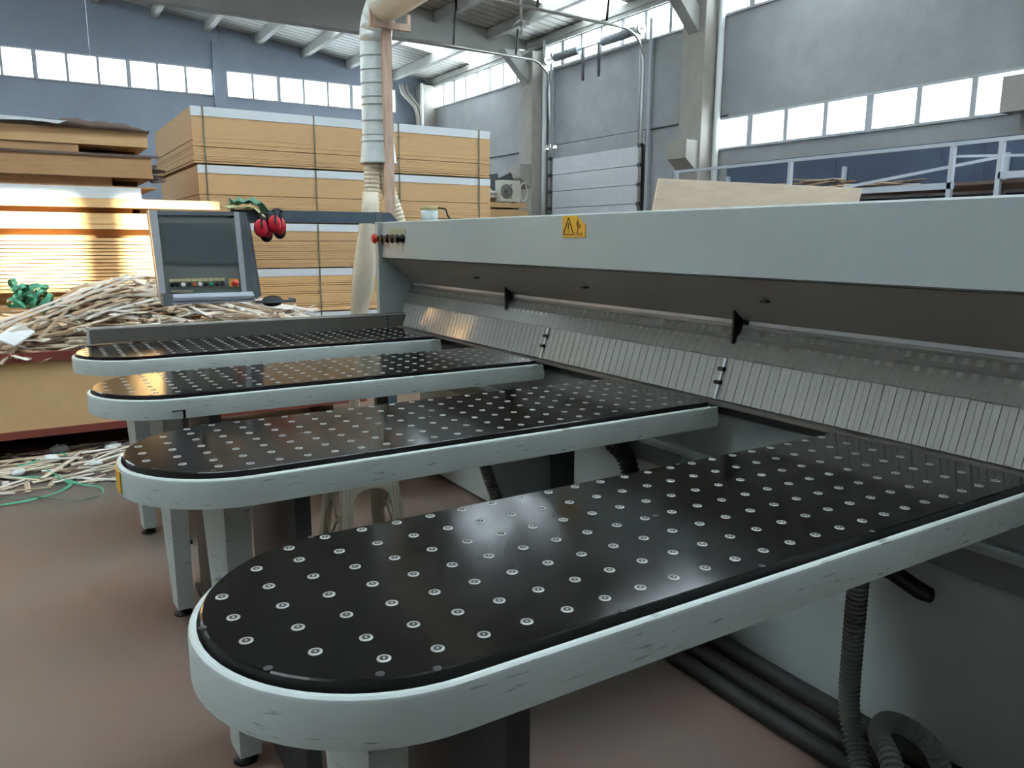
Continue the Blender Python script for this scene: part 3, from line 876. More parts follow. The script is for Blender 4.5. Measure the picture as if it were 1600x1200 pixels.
# plastic stool under table three
stl = thing('plastic_stool', (1.20, 3.22, 0), 'white plastic stool with arched openings standing under the tables', 'stool')
S0 = Vector((1.20, 3.22, 0)); ht = 0.47
def sk(u, v, z):                         # leg taper: wider at the bottom
    e = 0.125+0.045*(1-z/ht); return S0 + Vector((u*e, v*e, z))
MB().box(S0+Vector((-0.13, -0.13, ht-0.015)), S0+Vector((0.13, 0.13, ht))).build('seat', 'stool_plastic', stl, bevel=0.008)
for sx in (-1, 1):
    for sy in (-1, 1):
        lg = MB(); vs = []
        for z in (ht-0.012, 0.0):
            o = sk(sx, sy, z)
            vs += [o, o+Vector((-sx*0.048, 0, 0)), o+Vector((-sx*0.048, -sy*0.012, 0)), o+Vector((-sx*0.012, -sy*0.048, 0)), o+Vector((0, -sy*0.048, 0))]
        lg.add(vs, ((0,1,2,3,4),(9,8,7,6,5),(0,5,6,1),(1,6,7,2),(2,7,8,3),(3,8,9,4),(4,9,5,0)))
        for q in (0.3, 0.62):
            a = sk(sx, sy, ht-0.012)+Vector((-sx*0.048*q, sy*0.002, 0)); b = sk(sx, sy, 0.0)+Vector((-sx*0.048*q, sy*0.002, 0))
            lg.bar(a, b, 0.006, 0.006)
        lg.build('leg', 'stool_plastic', stl)
for v in (-1, 1):                        # arched aprons
    ar = MB(); pts = []
    for k in range(9):
        a = pi*k/8; pts.append((S0.x-0.088*cos(a), ht-0.150+0.105*sin(a)**0.5))
    e = 0.13
    poly = [(S0.x-0.075, ht-0.14)] + pts + [(S0.x+0.075, ht-0.14), (S0.x+e, ht-0.14), (S0.x+e-0.003, ht-0.012), (S0.x-e+0.003, ht-0.012), (S0.x-e, ht-0.14)]
    for i_ in range(len(pts)-1):
        (xa, zz), (xb, zc) = pts[i_], pts[i_+1]
        y_ = S0.y+v*0.128
        ar.add([(xa, y_, zz), (xb, y_, zc), (xb, y_, ht-0.012), (xa, y_, ht-0.012), (xa, y_-v*0.004, zz), (xb, y_-v*0.004, zc), (xb, y_-v*0.004, ht-0.012), (xa, y_-v*0.004, ht-0.012)],
               ((0,1,2,3),(7,6,5,4),(0,4,5,1),(2,6,7,3),(1,5,6,2),(0,3,7,4)))
    ar.build('apron', 'stool_plastic', stl)
for u in (-1, 1):                        # crossed side lattice
    lt = MB()
    for z0, z1 in ((0.28, ht-0.02), (0.06, 0.30)):
        lt.bar(sk(u, -0.55, z0), sk(u, 0.55, z1), 0.012, 0.006); lt.bar(sk(u, 0.55, z0), sk(u, -0.55, z1), 0.012, 0.006)
    lt.build('lattice', 'stool_plastic', stl)

# ================================================================== CONSOLE on its boom
YC = 5.0
cs = thing('control_console', (0.92, 5.03, 1.10), 'grey control console with dark screen and button row on a boom', 'console')
def pc(x, y, Y=YC): return onY(x, y, Y)
TLc, TRc = pc(244, 330), pc(372, 332); BLc, BRc = pc(258, 462), pc(390, 462)
def quadbox(a, b, c, d, depth, mb=None, mi=0, dy=0.0):
    """a panel from four front corners (TL TR BR BL), pushed back by depth"""
    mb = mb or MB()
    fr = [Vector(p)+Vector((0, dy, 0)) for p in (a, b, c, d)]; bk = [p+Vector((0, depth, 0)) for p in fr]
    return mb.add(fr+bk, ((0,1,2,3),(7,6,5,4),(0,4,5,1),(1,5,6,2),(2,6,7,3),(3,7,4,0)), mi)
quadbox(pc(233, 328), pc(385, 331), pc(404, 466), pc(252, 468), 0.13, dy=0.012).build('housing', 'console_shell', cs, bevel=0.006)
quadbox(pc(246, 337), pc(366, 339), pc(380, 457), pc(258, 458), 0.012, dy=0.004).build('front_panel', 'console_face', cs)
quadbox(pc(251, 348), pc(362, 349), pc(371, 413), pc(258, 413), 0.008, dy=-0.0005).build('screen', 'screen_glass', cs)
quadbox(pc(232, 328), pc(245, 329), pc(260, 468), pc(250, 469), 0.03, dy=-0.006).build('trim_strip', 'aluminium', cs)
quadbox(pc(365, 331), pc(373, 331), pc(386, 460), pc(378, 460), 0.03, dy=-0.006).build('trim_strip', 'aluminium', cs)
quadbox(pc(244, 329), pc(366, 331), pc(366, 337), pc(245, 336), 0.02, dy=-0.002).build('top_bezel', 'console_shell', cs)
quadbox(pc(385, 331), pc(389, 331), pc(410, 462), pc(404, 466), 0.11, dy=0.02).build('side_shell', 'console_shell', cs)
btn = ['black_plastic', 'black_plastic', 'button_white', 'black_plastic', 'button_orange', 'button_white', 'black_plastic', 'button_green', 'black_plastic', 'black_plastic']
for k in range(10):
    px = 269+8.7*k
    p = pc(px, 445-0.2*k)
    b = MB(); b.lathe(p+Vector((0, 0.004, 0)), [(0.0125, 0), (0.0125, -0.012), (0.009, -0.014)], 12, axis='y')
    if btn[k] == 'black_plastic' and k in (0, 1): b.box(p+Vector((-0.003, -0.024, -0.011)), p+Vector((0.003, -0.010, 0.011)))
    b.build('button', btn[k], cs)
    p = pc(px, 439-0.2*k)
    MB().box(p+Vector((-0.0145, 0.0005, -0.0055)), p+Vector((0.0145, 0.005, 0.011))).build('button_tag', 'tag_cream', cs)
p = pc(366, 442)
MB().box(p+Vector((-0.030, 0.0, -0.024)), p+Vector((0.028, 0.005, 0.026))).build('emergency_plate', 'estop_yellow', cs)
b = MB(); b.lathe(p, [(0.014, 0), (0.014, -0.018), (0.022, -0.02), (0.022, -0.03), (0.001, -0.036)], 16, axis='y'); b.build('emergency_button', 'button_red', cs)
quadbox(pc(267, 453), pc(302, 453), pc(302, 457), pc(268, 457), 0.004, dy=0.001).build('label_plate', 'tag_olive', cs)
# keyboard ledge and tray
ky = MB(); a = pc(252, 462, 4.95); b = pc(397, 462, 4.95)
ky.prism([(4.93, a.z-0.035), (5.02, a.z-0.045), (5.02, a.z+0.005), (4.965, a.z+0.004), (4.955, a.z-0.012), (4.93, a.z-0.018)], 0, a.x+0.03, b.x)
ky.build('keyboard_ledge', 'tray_metal', cs)
MB().box((a.x+0.005, 4.925, a.z-0.06), (a.x+0.06, 5.03, a.z+0.01)).build('ledge_bracket', 'console_shell', cs)
MB().box((a.x+0.05, 4.92, a.z-0.052), (b.x, 5.02, a.z-0.040)).build('ledge_lip', 'tray_metal', cs)
a = pc(404, 466, 4.95); b = pc(459, 471, 4.95)
ty = MB(); ty.box((a.x-0.02, 4.90, a.z-0.03), (b.x, 5.05, a.z-0.022)); ty.box((a.x-0.02, 4.90, a.z-0.022), (b.x, 4.906, a.z-0.012)); ty.box((b.x-0.006, 4.90, a.z-0.022), (b.x, 5.05, a.z-0.006))
ty.build('mouse_tray', 'console_shell', cs)
ms = MB(); ms.sphere((a.x+0.09, 4.97, a.z-0.022), 0.045, 12, 8, 0, (1.5, 0.8, 0.8))
ms = ms.build('computer_mouse', 'black_plastic'); tag(ms, 'dark computer mouse on the small tray beside the console', 'mouse')
# boom
a, b = pc(388, 331, 5.06), pc(590, 347, 5.06)
BZ0, BZ1 = pc(500, 348, 5.06).z, pc(500, 330, 5.06).z
MB().box((1.10, 5.04, BZ0), (b.x, 5.10, BZ1)).build('boom', 'boom_paint', cs)
MB().prism([(b.x, BZ0), (b.x+0.16, BZ0), (b.x+0.09, BZ1), (b.x, BZ1)], 1, 5.045, 5.095).build('boom_end', 'boom_paint', cs)
MB().box((b.x-0.02, 5.035, BZ0-0.004), (b.x+0.025, 5.105, BZ1+0.002)).build('boom_joint', 'console_shell', cs)
MB().box((b.x+0.02, 5.03, 0.0), (b.x+0.10, 5.11, BZ0)).build('mast', 'boom_paint', cs)
# ear defenders hanging from the boom
def muff(cx, cz, yy, label, tilt):
    t = thing('ear_defenders', (cx, yy, cz-0.07), label, 'ear defenders', 'red ear defenders on the console')
    c = Vector((cx, yy, cz))
    for s, dz, nm in ((-1, 0.0, 'red'), (1, tilt, 'red')):
        cc = c + Vector((s*0.026, s*0.036-0.01, dz))
        MB().sphere(cc+Vector((0, -0.012, 0)), 0.043, 14, 10, 0, (0.95, 0.55, 1.25)).build('ear_cup', 'ear_red', t)
        MB().sphere(cc+Vector((0.004, 0.014, -0.004 if s < 0 else -0.030)), 0.042, 14, 8, 0, (1.0, 0.36, 1.25)).build('ear_cushion', 'ear_pad', t)
        MB().box(cc+Vector((-0.006, -0.040, 0.0)), cc+Vector((0.006, -0.030, 0.075))).build('wire_arm', 'dark_steel', t)
    arc = [c+Vector((0.030*cos(a), -0.035+0.016*cos(a), 0.075+0.016*sin(a))) for a in [pi*k/8 for k in range(9)]]
    MB().tube(arc, 0.007, 8).build('headband', 'black_plastic', t)
p = pc(414, 356, 4.94); muff(p.x, p.z, 4.99, 'left red ear defenders hanging from the boom by the console', -0.006)
p = pc(432, 350, 4.94); muff(p.x+0.012, p.z, 4.99, 'right red ear defenders on the boom, dark cushion showing below', -0.01)
# cloth on the console
def cloth(name, mt, cx, cy, cz, lx, ly, amp, seed, label, droop):
    r2 = random.Random(seed); mb = MB(); nx, ny = 14, 8; top = []
    ph = [r2.uniform(0, 6) for _ in range(4)]
    for j in range(ny+1):
        for i in range(nx+1):
            u, v = i/nx-0.5, j/ny-0.5
            z = amp*(0.6+0.5*sin(9*u+ph[0])*cos(7*v+ph[1])+0.4*sin(17*u+ph[2]+5*v)) * (1-1.2*(u*u+v*v))
            if u > 0.25: z -= droop*(u-0.25)*4
            top.append(Vector((cx+u*lx+0.01*sin(8*v+ph[3]), cy+v*ly, cz+max(z, -0.2))))
    n = len(top)
    vs = top+[p-Vector((0, 0, 0.006)) for p in top]
    W = nx+1; fs = []
    for j in range(ny):
        for i in range(nx):
            a = j*W+i; fs += [(a, a+1, a+W+1, a+W), (n+a, n+a+W, n+a+W+1, n+a+1)]
    for i in range(nx):
        a = i; b = ny*W+i; fs += [(a, n+a, n+a+1, a+1), (b, b+1, n+b+1, n+b)]
    for j in range(ny):
        a = j*W; b = j*W+nx; fs += [(a, a+W, n+a+W, n+a), (b, n+b, n+b+W, b+W)]
    mb.add(vs, fs, 0, True)
    return tag(mb.build(name, mt), label, 'cloth')
zt = pc(372, 329, 5.05).z
p = pc(384, 324, 5.03)
cloth('work_cloth', 'cloth_yellow', p.x-0.005, 5.05, zt+0.016, 0.22, 0.10, 0.012, 3, 'pale yellow work cloth drooping off the console top', 0.055)
cloth('work_cloth', 'cloth_green', p.x+0.02, 5.06, zt+0.040, 0.21, 0.11, 0.038, 5, 'crumpled green work cloth on top of the console', 0.045)

# ================================================================== DUST DUCT, sleeve, wooden post
YD = 5.55
dc = thing('dust_duct', (2.2, YD, 1.0), 'galvanised spiral dust duct with elbow and flared hood', 'duct')
ca = (onY(563.5, 120, YD)+onY(608, 120, YD))/2; cb_ = (onY(558, 240, YD)+onY(607, 240, YD))/2
DX = ca.x+0.010; R = 0.113
zz = lambda py: onY(584, py, YD).z
def seg_tube(y0, y1, r0, r1, n=1):
    z1, z0 = zz(y0), zz(y1)
    MB().lathe((DX, YD, 0), [(r1, z0), (r1*1.0, z0+0.004), (r0, z1-0.006), (r0, z1)], 24).build('duct_section', 'galvanised', dc)
    MB().lathe((DX, YD, 0), [(r1+0.0035, z0-0.006), (r1+0.0035, z0+0.006)], 24).build('seam', 'seam_metal', dc)
for a, b in ((66, 90), (90, 111), (111, 132), (132, 153), (153, 165), (165, 190), (190, 212)): seg_tube(a, b, R, R)
seg_tube(212, 222, R+0.003, R+0.006)
seg_tube(222, 255, R+0.006, 0.132)
# elbow of four mitred segments towards the camera, then the long level duct
el = []
z_e = zz(66)
RB = 0.22
for k in range(5):
    a = pi/2*k/4
    el.append(Vector((DX, YD-RB*(1-cos(a)), z_e+RB*sin(a))))
for k in range(4):
    MB().tube([el[k], el[k+1]], R+0.002, 20, smooth=True).build('elbow_section', 'galvanised', dc)
MB().tube([el[-1]+Vector((0, 0.02, 0)), Vector((DX, 1.2, el[-1].z+0.03)), Vector((DX, -2.4, el[-1].z+0.06))], R+0.012, 24).build('level_duct', 'level_metal', dc)
hk = MB(); p = onY(596, 185, YD); hk.box((p.x-0.02, YD-R-0.03, p.z-0.05), (p.x+0.03, YD-R+0.01, p.z+0.05)); hk.build('slide_gate_handle', 'aluminium', dc)
# two cream hoses from the flared hood
hz = zz(255)
hs = MB(); corrugated(hs, [(DX-0.055, YD, hz-0.005), (DX-0.06, YD, hz-0.25), (DX-0.09, YD-0.02, hz-0.5), (DX-0.11, YD-0.02, 1.45)], 0.058, 0.003, 0.03, 14)
hs.build('branch_hose', 'hose_cream', dc)
hs = MB(); corrugated(hs, [onY(600, 257, YD), onY(602, 280, YD), onY(609, 305, YD), onY(619, 335, YD), onY(628, 370, YD), onY(632, 400, YD)], 0.055, 0.003, 0.03, 14)
hs.build('branch_hose', 'hose_cream', dc)
# cloth sleeve from the boom down
slv = MB(); prs = []
yS = 5.32
for py, pl, pr in ((300, 567, 590), (330, 564, 590), (350, 561, 588), (380, 558, 587), (420, 553, 587), (455, 550, 583), (480, 548, 575), (520, 546, 566), (600, 545, 560)):
    a, b = onY(pl, py, yS), onY(pr, py, yS); prs.append(((a+b)/2, (b-a).length/2))
prs.append((Vector((prs[-1][0].x, yS, 0.005)), 0.05))
vs = []; sg_ = 16
for c, r_ in prs:
    for k in range(sg_):
        an = 2*pi*k/sg_; w_ = 1+0.07*sin(3*an+c.z*9)
        vs.append(c+Vector((r_*w_*cos(an), 0.75*r_*w_*sin(an), 0.0)))
fs = [(i*sg_+k, i*sg_+(k+1) % sg_, (i+1)*sg_+(k+1) % sg_, (i+1)*sg_+k) for i in range(len(prs)-1) for k in range(sg_)]
fs += [tuple(range(sg_)), tuple((len(prs)-1)*sg_+k for k in range(sg_))[::-1]]
slv.add(vs, fs, 0, True)
tag(slv.build('cloth_sleeve', 'sleeve_cloth'), 'cream cloth dust sleeve hanging behind the saw end', 'sleeve')
# wooden post with its cradle
YP = 5.42
pt = thing('wooden_post', (onY(606, 300, YP).x, YP, 0), 'tall thin wooden post with cradle boards under the duct', 'post')
ax, bx_ = onY(600, 200, YP).x, onY(613, 200, YP).x
MB().box((ax, YP-0.02, 0), (bx_, YP+0.025, onY(606, 44, YP).z)).build('upright', 'wood_post', pt)
a, b = onY(577, 32, YP-0.03), onY(640, 48, YP-0.03)
MB().box((a.x, YP-0.05, b.z-0.01), (b.x, YP-0.02, b.z+0.035)).build('cross_board', 'wood_post', pt)
MB().box((a.x, YP-0.05, b.z+0.035), (a.x+0.05, YP-0.022, b.z+0.16)).build('side_board', 'wood_post', pt)
MB().box((b.x-0.025, YP-0.05, b.z+0.035), (b.x, YP-0.022, b.z+0.10)).build('side_board', 'wood_post', pt)

# ================================================================== BOARD PACKS
def pack(label, x0, x1, y0, y1, z0, z1, n, em='mdf_edge', cover=0.0, straps=(), group=None, jit=0.004, seed=0, name='board_pack', drop=0.0, smooth_top=0, gap=0.0016):
    r2 = random.Random(seed)
    t = thing(name, ((x0+x1)/2, (y0+y1)/2, z0), label, 'board pack', group)
    zc = z1-cover
    b = MB(); th = (zc-z0)/n
    for i in range(n):
        jx, jy = r2.uniform(-jit, jit), r2.uniform(-jit, jit)
        if i >= n-smooth_top: jx = jy = 0.0; g = 0.0004
        elif gap > 0.004: g = gap
        else: g = gap*r2.choice((0.3, 0.6, 1.0, 2.2))
        b.box((x0+jx, y0+jy, z0+th*i+g), (x1+jx, y1+jy, z0+th*(i+1)))
    if cover > 0: b.box((x0+0.002, y0+0.034, zc+0.001), (x1, y1, z1-0.001))
    o = b.build('boards', em, t); o['kind'] = 'stuff'
    if cover > 0:
        cvr = MB(); e = 0.006
        cvr.box((x0, y0-e, zc), (x1, y0+0.03, z1))
        cvr.build('cover_sheet', 'cover_white', t)
    for sx in straps:
        s_ = MB(); e = 0.012
        s_.box((sx-0.007, y0-e, z0), (sx+0.007, y0-e+0.004, z1+0.004)); s_.box((sx-0.010, y0-e, z1), (sx+0.010, y1+e, z1+0.004)); s_.box((sx-0.010, y1+e-0.004, z0), (sx+0.010, y1+e, z1))
        s_.build('strap', 'strap_green', t)
    return t
YS = 8.0
def zS(py, px=450): return onY(px, py, YS).z
tops = [zS(178), zS(264), zS(349.5), zS(420), zS(490)]
PX0, PX1 = onY(297, 167, YS).x, onY(765, 215, YS).x
SX = [onY(319, 220, YS).x, onY(491, 220, YS).x, onY(623, 250, YS).x, onY(748, 240, YS).x]
names_ = ('topmost white-covered board pack of the strapped stack behind the duct', 'second board pack from the top of the strapped stack',
          'third board pack from the top, level with the console boom', 'fourth board pack from the top, just above the side fence', 'lowest board pack of the strapped stack')
zs = tops+[0.14]
for i in range(5):
    dx = (0, 0.03, 0.0, 0.02, 0.0)[i]
    pack(names_[i], PX0+dx, PX1+0.006*i, YS, YS+2.3, zs[i+1]+0.012, zs[i], (20, 20, 18, 18, 50)[i], ('mdf_edge', 'mdf_edge', 'mdf_edge', 'mdf_edge_warm', 'mdf_edge_warm')[i], 0.075 if i else 0.085, SX,
         'white-covered board packs', seed=i, jit=0.004, smooth_top=(9, 8, 3, 1, 1)[i], gap=0.0028)
bl = MB()
for k in range(3): bl.box((PX0+0.3+1.0*k, YS+0.05, 0.0), (PX0+0.4+1.0*k, YS+2.0, 0.14))
for k in range(1): pass
tag(bl.build('bearer_row', 'mdf_dark'), 'dark timber bearers under the strapped board stack', 'bearer')

# left stacks, in front of the others
YL = 7.1
def zL(py, px=150): return onY(px, py, YL).z
def xL(px, py): return onY(px, py, YL).x
XLFT = -2.1
g_l = 'board packs of the left stack'
pk = pack('topmost board pack of the left stack, under crumpled brown paper', XLFT, xL(232, 225), YL+0.05, YL+1.9, zL(225), zL(201), 6, 'mdf_edge', 0.0, (), g_l, seed=21, smooth_top=6)
z_top_l = zL(201)
cr = MB(); r2 = random.Random(4)
nx, ny = 30, 10; top = []
for j in range(ny+1):
    for i in range(nx+1):
        u, v = i/nx, j/ny
        x = xL(62, 195)+u*(xL(234, 205)-xL(62, 195)); yy = YL+0.02+v*1.2
        z = z_top_l+0.010+0.078*max(0, sin(pi*min(1, u*1.02+0.02)))**1.3*(0.75+0.25*sin(9*u+2*v))+0.012*r2.random()
        top.append(Vector((x, yy, z)))
n = len(top); Wd = nx+1; vs = top+[Vector((p.x, p.y, z_top_l+0.001)) for p in top]; fs = []
for j in range(ny):
    for i in range(nx):
        a = j*Wd+i; fs += [(a, a+1, a+Wd+1, a+Wd), (n+a, n+a+Wd, n+a+Wd+1, n+a+1)]
for i in range(nx):
    a = i; b = ny*Wd+i; fs += [(a, n+a, n+a+1, a+1), (b, b+1, n+b+1, n+b)]
for j in range(ny):
    a = j*Wd; b = j*Wd+nx; fs += [(a, a+Wd, n+a+Wd, n+a), (b, n+b, n+b+Wd, b+Wd)]
cr.add(vs, fs, 0, True)
tag(cr.build('wrapping_paper', 'kraft_dark'), 'crumpled dark brown wrapping paper on top of the left stack', 'paper')
ws = MB(); yv = YL-0.004
fr = [onY(px, py, yv) for px, py in ((-60, 178), (0, 179), (60, 184), (107, 188), (90, 193), (72, 190), (40, 187), (0, 186), (-60, 185))]
ws.add([p for p in fr] + [p+Vector((0, 0.006, 0)) for p in fr], [tuple(range(9)), tuple(range(17, 8, -1))] + [(k, 9+k, 9+(k+1) % 9, (k+1) % 9) for k in range(9)])
ws.add([fr[0], fr[1], fr[2], fr[3]]+[p+Vector((0, 0.9, 0.03)) for p in fr[:4]]+[p-Vector((0, 0, 0.004)) for p in fr[:4]]+[p+Vector((0, 0.9, 0.026)) for p in fr[:4]],
       ((0,1,5,4),(1,2,6,5),(2,3,7,6),(8,12,13,9),(9,13,14,10),(10,14,15,11),(4,5,13,12),(5,6,14,13),(6,7,15,14),(3,11,15,7),(0,4,12,8),(0,8,9,1),(1,9,10,2),(2,10,11,3)))
tag(ws.build('white_sheet', 'cover_white'), 'white plastic sheet over the upper left board pack', 'sheet')
def bearers(label, z0, z1, px, m='mdf_edge_brown', deep=0.06):
    """a long spacer board in front, ending at photo column px, and an added dark filler set back for the shade of the gap"""
    x = xL(px, 300)
    tag(MB().box((XLFT, YL+deep, z0), (x, YL+0.45, z1)).build('spacer_or_gap_filler', m), 'front ' + label, 'spacer', 'spacer boards of the left stack')
    tag(MB().box((XLFT, YL+0.5, z0), (xL(228, 300), YL+1.5, z1)).build('spacer_or_gap_filler', 'mdf_dark'), 'added dark filler behind the ' + label, 'spacer', 'spacer boards of the left stack')  # blocks light through the empty gap and stands for its shade
def zgap(a, b): return zL(b), zL(a)
# dark bearer layer A
z1 = zL(225); z0 = zL(240)
bearers('spacer board under the topmost left pack', z0, z1, 130)
pk = pack('thick board pack of the left stack with dark ragged paper edge', XLFT, xL(238, 270), YL+0.0, YL+1.9, zL(276), zL(240), 7, 'mdf_edge_brown', 0.0, (), g_l, seed=22, smooth_top=6)
rg = MB(); r2 = random.Random(8)
rg.box((XLFT, YL-0.012, zL(243)), (xL(248, 247), YL-0.004, zL(240)+0.001)); rg.box((XLFT, YL-0.012, zL(240)+0.001), (xL(248, 247), YL+0.05, zL(240)+0.004))
x_r = xL(238, 270)
for k in range(7):
    z = zL(284)+(zL(250)-zL(284))*r2.random()
    c0 = Vector((x_r+r2.uniform(-0.01, 0.03), YL+r2.uniform(0.05, 0.4), z))
    M = Matrix.Translation(c0) @ Matrix.Rotation(r2.uniform(-0.25, 0.25), 4, 'Y') @ Matrix.Rotation(r2.uniform(-0.5, 0.5), 4, 'Z')
    rg.box((0, -0.06, -0.004), (r2.uniform(0.03, 0.11), 0.10, r2.choice((0.004, 0.008, 0.022))), 0, M)
tag(rg.build('ragged_paper', 'kraft_dark'), 'torn dark paper sticking out of the thick left pack', 'paper')
z1 = zL(276); z0 = zL(292)
bearers('spacer board under the thick left pack', z0+0.011, z1, 178)
tn = MB()
tn.box((XLFT, YL-0.005, z0+0.0), (xL(246, 290), YL+1.8, z0+0.010))
tag(tn.build('thin_panel', 'mdf_edge_brown'), 'thin brown panel lying on the white board slab', 'panel')
# sunlit slabs
pk = pack('short white-edged slab on the sunlit left stack', XLFT, xL(219, 300), YL-0.06, YL+1.8, zL(310, 150), z0-0.002, 2, 'cover_white', 0.0, (), g_l, seed=23, smooth_top=2)
zq = zL(310, 150)
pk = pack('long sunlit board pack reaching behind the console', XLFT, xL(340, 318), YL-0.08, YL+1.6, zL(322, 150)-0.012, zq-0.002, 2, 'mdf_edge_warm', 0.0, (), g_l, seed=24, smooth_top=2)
z1 = zL(322, 150)-0.012; z0 = zL(333, 150)
bearers('spacer board under the long sunlit pack', z0+0.001, z1, 206)
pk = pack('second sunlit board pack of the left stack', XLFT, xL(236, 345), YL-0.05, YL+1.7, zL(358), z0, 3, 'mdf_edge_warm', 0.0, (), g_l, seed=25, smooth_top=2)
z1 = zL(358); z0 = zL(372)
bearers('spacer board above the many-layered left pack', z0, z1, 230)
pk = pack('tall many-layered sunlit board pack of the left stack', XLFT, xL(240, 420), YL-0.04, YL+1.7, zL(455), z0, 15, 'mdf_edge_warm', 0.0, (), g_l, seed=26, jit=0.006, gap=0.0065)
z1 = zL(455); z0 = zL(472)
bearers('spacer board behind the scrap pile', z0, z1, 215)
pk = pack('lowest board pack of the left stack, mostly behind the scrap bin', XLFT, xL(240, 420), YL, YL+1.7, 0.1, z0, 30, 'mdf_edge', 0.0, (), g_l, seed=27, jit=0.005)
bearers('floor timber under the left board stack', 0.0, 0.1, 200, 'mdf_dark')

# ================================================================== SCRAP BIN
BY0, BY1, BX0, BX1 = 6.05, 6.98, -1.9, 2.3
BZB, BZT = 0.17, 0.745
bn = thing('scrap_bin', (0.2, 6.5, 0), 'large red-framed scrap bin with tan board sides on the left', 'bin')
def board_side(name, a, b): MB().box(a, b).build(name, 'bin_board', bn)
board_side('side_board', (BX0, BY0, BZB+0.05), (BX1, BY0+0.03, BZT-0.05))
board_side('side_board', (BX0, BY1-0.03, BZB+0.05), (BX1, BY1, BZT-0.05))
board_side('end_board', (BX0, BY0+0.03, BZB+0.05), (BX0+0.03, BY1-0.03, BZT-0.05))
board_side('end_board', (BX1-0.03, BY0+0.03, BZB+0.05), (BX1, BY1-0.03, BZT-0.05))
MB().box((BX0, BY0, BZB), (BX1, BY1, BZB+0.03)).build('bin_floor', 'mdf_dark', bn)
for z0, z1, nm in ((BZT-0.06, BZT, 'top_rail'), (BZB-0.0, BZB+0.05, 'bottom_rail')):
    MB().box((BX0-0.02, BY0-0.025, z0), (BX1+0.02, BY0+0.03, z1)).build(nm, 'bin_red', bn)
    MB().box((BX0-0.02, BY1-0.03, z0), (BX1+0.02, BY1+0.025, z1)).build(nm, 'bin_red', bn)
    for x in (BX0-0.02, BX1-0.03): MB().box((x, BY0+0.03, z0), (x+0.05, BY1-0.03, z1)).build(nm, 'bin_red', bn)
for x in (BX0+0.2, 1.0, BX1-0.25):
    MB().box((x, 6.5, 0.0), (x+0.14, 6.9, BZB)).build('skid', 'mdf_dark', bn)

# pile of offcuts: a mound of joined offcuts below, the offcuts on top one by one
RIDGE = [(onY(px, py, 6.68).x, onY(px, py, 6.68).z) for px, py in ((-200, 560), (-60, 528), (0, 508), (60, 486), (100, 465), (150, 446), (200, 436), (260, 440), (330, 456), (400, 470), (470, 482), (520, 492), (600, 500))]
def ridge(x):
    for (xa, za), (xb, zb) in zip(RIDGE, RIDGE[1:]):
        if xa <= x <= xb: return za+(zb-za)*(x-xa)/(xb-xa)
    return RIDGE[0][1] if x < 0 else RIDGE[-1][1]
def mound(x, y):
    t = min(1, max(0, (y-6.10)/0.55))
    return BZT-0.015+(ridge(x)-BZT+0.015)*(1-(1-t)**1.5)
def offcut_verts(c, L, wd, th, yaw, pit, rol):
    M = Matrix.Translation(c) @ Matrix.Rotation(yaw, 4, 'Z') @ Matrix.Rotation(pit, 4, 'Y') @ Matrix.Rotation(rol, 4, 'X')
    return M
SM = ('scrap_tan', 'scrap_pale', 'scrap_white', 'scrap_brown')
heap = MB(); r2 = random.Random(5)
heap.box((BX0+0.05, BY0+0.05, BZB+0.035), (BX1-0.05, BY1-0.05, BZT-0.09), 3)
for k in range(1500):
    x = r2.uniform(-1.3, 2.05); y = r2.uniform(6.13, 6.86)
    z = max(BZT-0.03, mound(x, y)-r2.uniform(0.02, 0.20))
    L = r2.uniform(0.12, 0.5)
    M = offcut_verts((x, y, z), L, 0, 0, r2.gauss(0.15, 0.7), r2.gauss(0, 0.14), r2.uniform(-0.6, 0.6))
    heap.box((-L/2, -r2.uniform(0.006, 0.02), -0.004), (L/2, r2.uniform(0.006, 0.02), 0.004), r2.choice((0, 0, 1, 1, 2, 3)), M)
# side of the mound that slopes down towards the rim
ho = heap.build('offcut_heap', SM, None); tag(ho, 'heap of mixed wood offcuts filling the scrap bin', 'wood scraps', kind='stuff')
omesh = {}
def offcut(c, L, wd, th, yaw, pit, rol, mi, label, group, name='wood_offcut'):
    key = (round(L, 2), round(wd, 3), round(th, 3), mi)
    if key not in omesh:
        omesh[key] = MB().box((-L/2, -wd/2, -th/2), (L/2, wd/2, th/2)).mesh(name, SM[mi], Vector((0, 0, 0)))
    o = bpy.data.objects.new(name, omesh[key]); COL.objects.link(o)
    o.location = c; o.rotation_euler = (Matrix.Rotation(yaw, 4, 'Z') @ Matrix.Rotation(pit, 4, 'Y') @ Matrix.Rotation(rol, 4, 'X')).to_euler()
    return tag(o, label, 'offcut', group)
CN = ('tan', 'pale beige', 'white faced', 'brown')
LO = ' loose wood offcut lying on the heap in the scrap bin'
for k in range(270):
    x = r2.uniform(-0.75, 2.0); y = 6.12 + 0.68*r2.random()**1.1
    z = mound(x, y)-0.01+r2.uniform(-0.01, 0.03)
    L = r2.choice((0.2, 0.28, 0.36, 0.46, 0.6)); wd = r2.choice((0.014, 0.024, 0.036, 0.05)); th = r2.choice((0.006, 0.01, 0.016))
    yw = r2.gauss(0.1, 0.65) if r2.random() < 0.75 else r2.uniform(-1.5, 1.5)
    slope_x = (mound(x+0.1, y)-mound(x-0.1, y))/0.2
    offcut((x, y, z), L, wd, th, yw, -math.atan(slope_x)*cos(yw)+r2.gauss(0, 0.10), r2.uniform(-0.4, 0.4), (ci := r2.choice((0, 0, 1, 1, 1, 2, 2, 2, 3))), CN[ci]+LO, CN[ci]+' offcuts in the scrap bin')
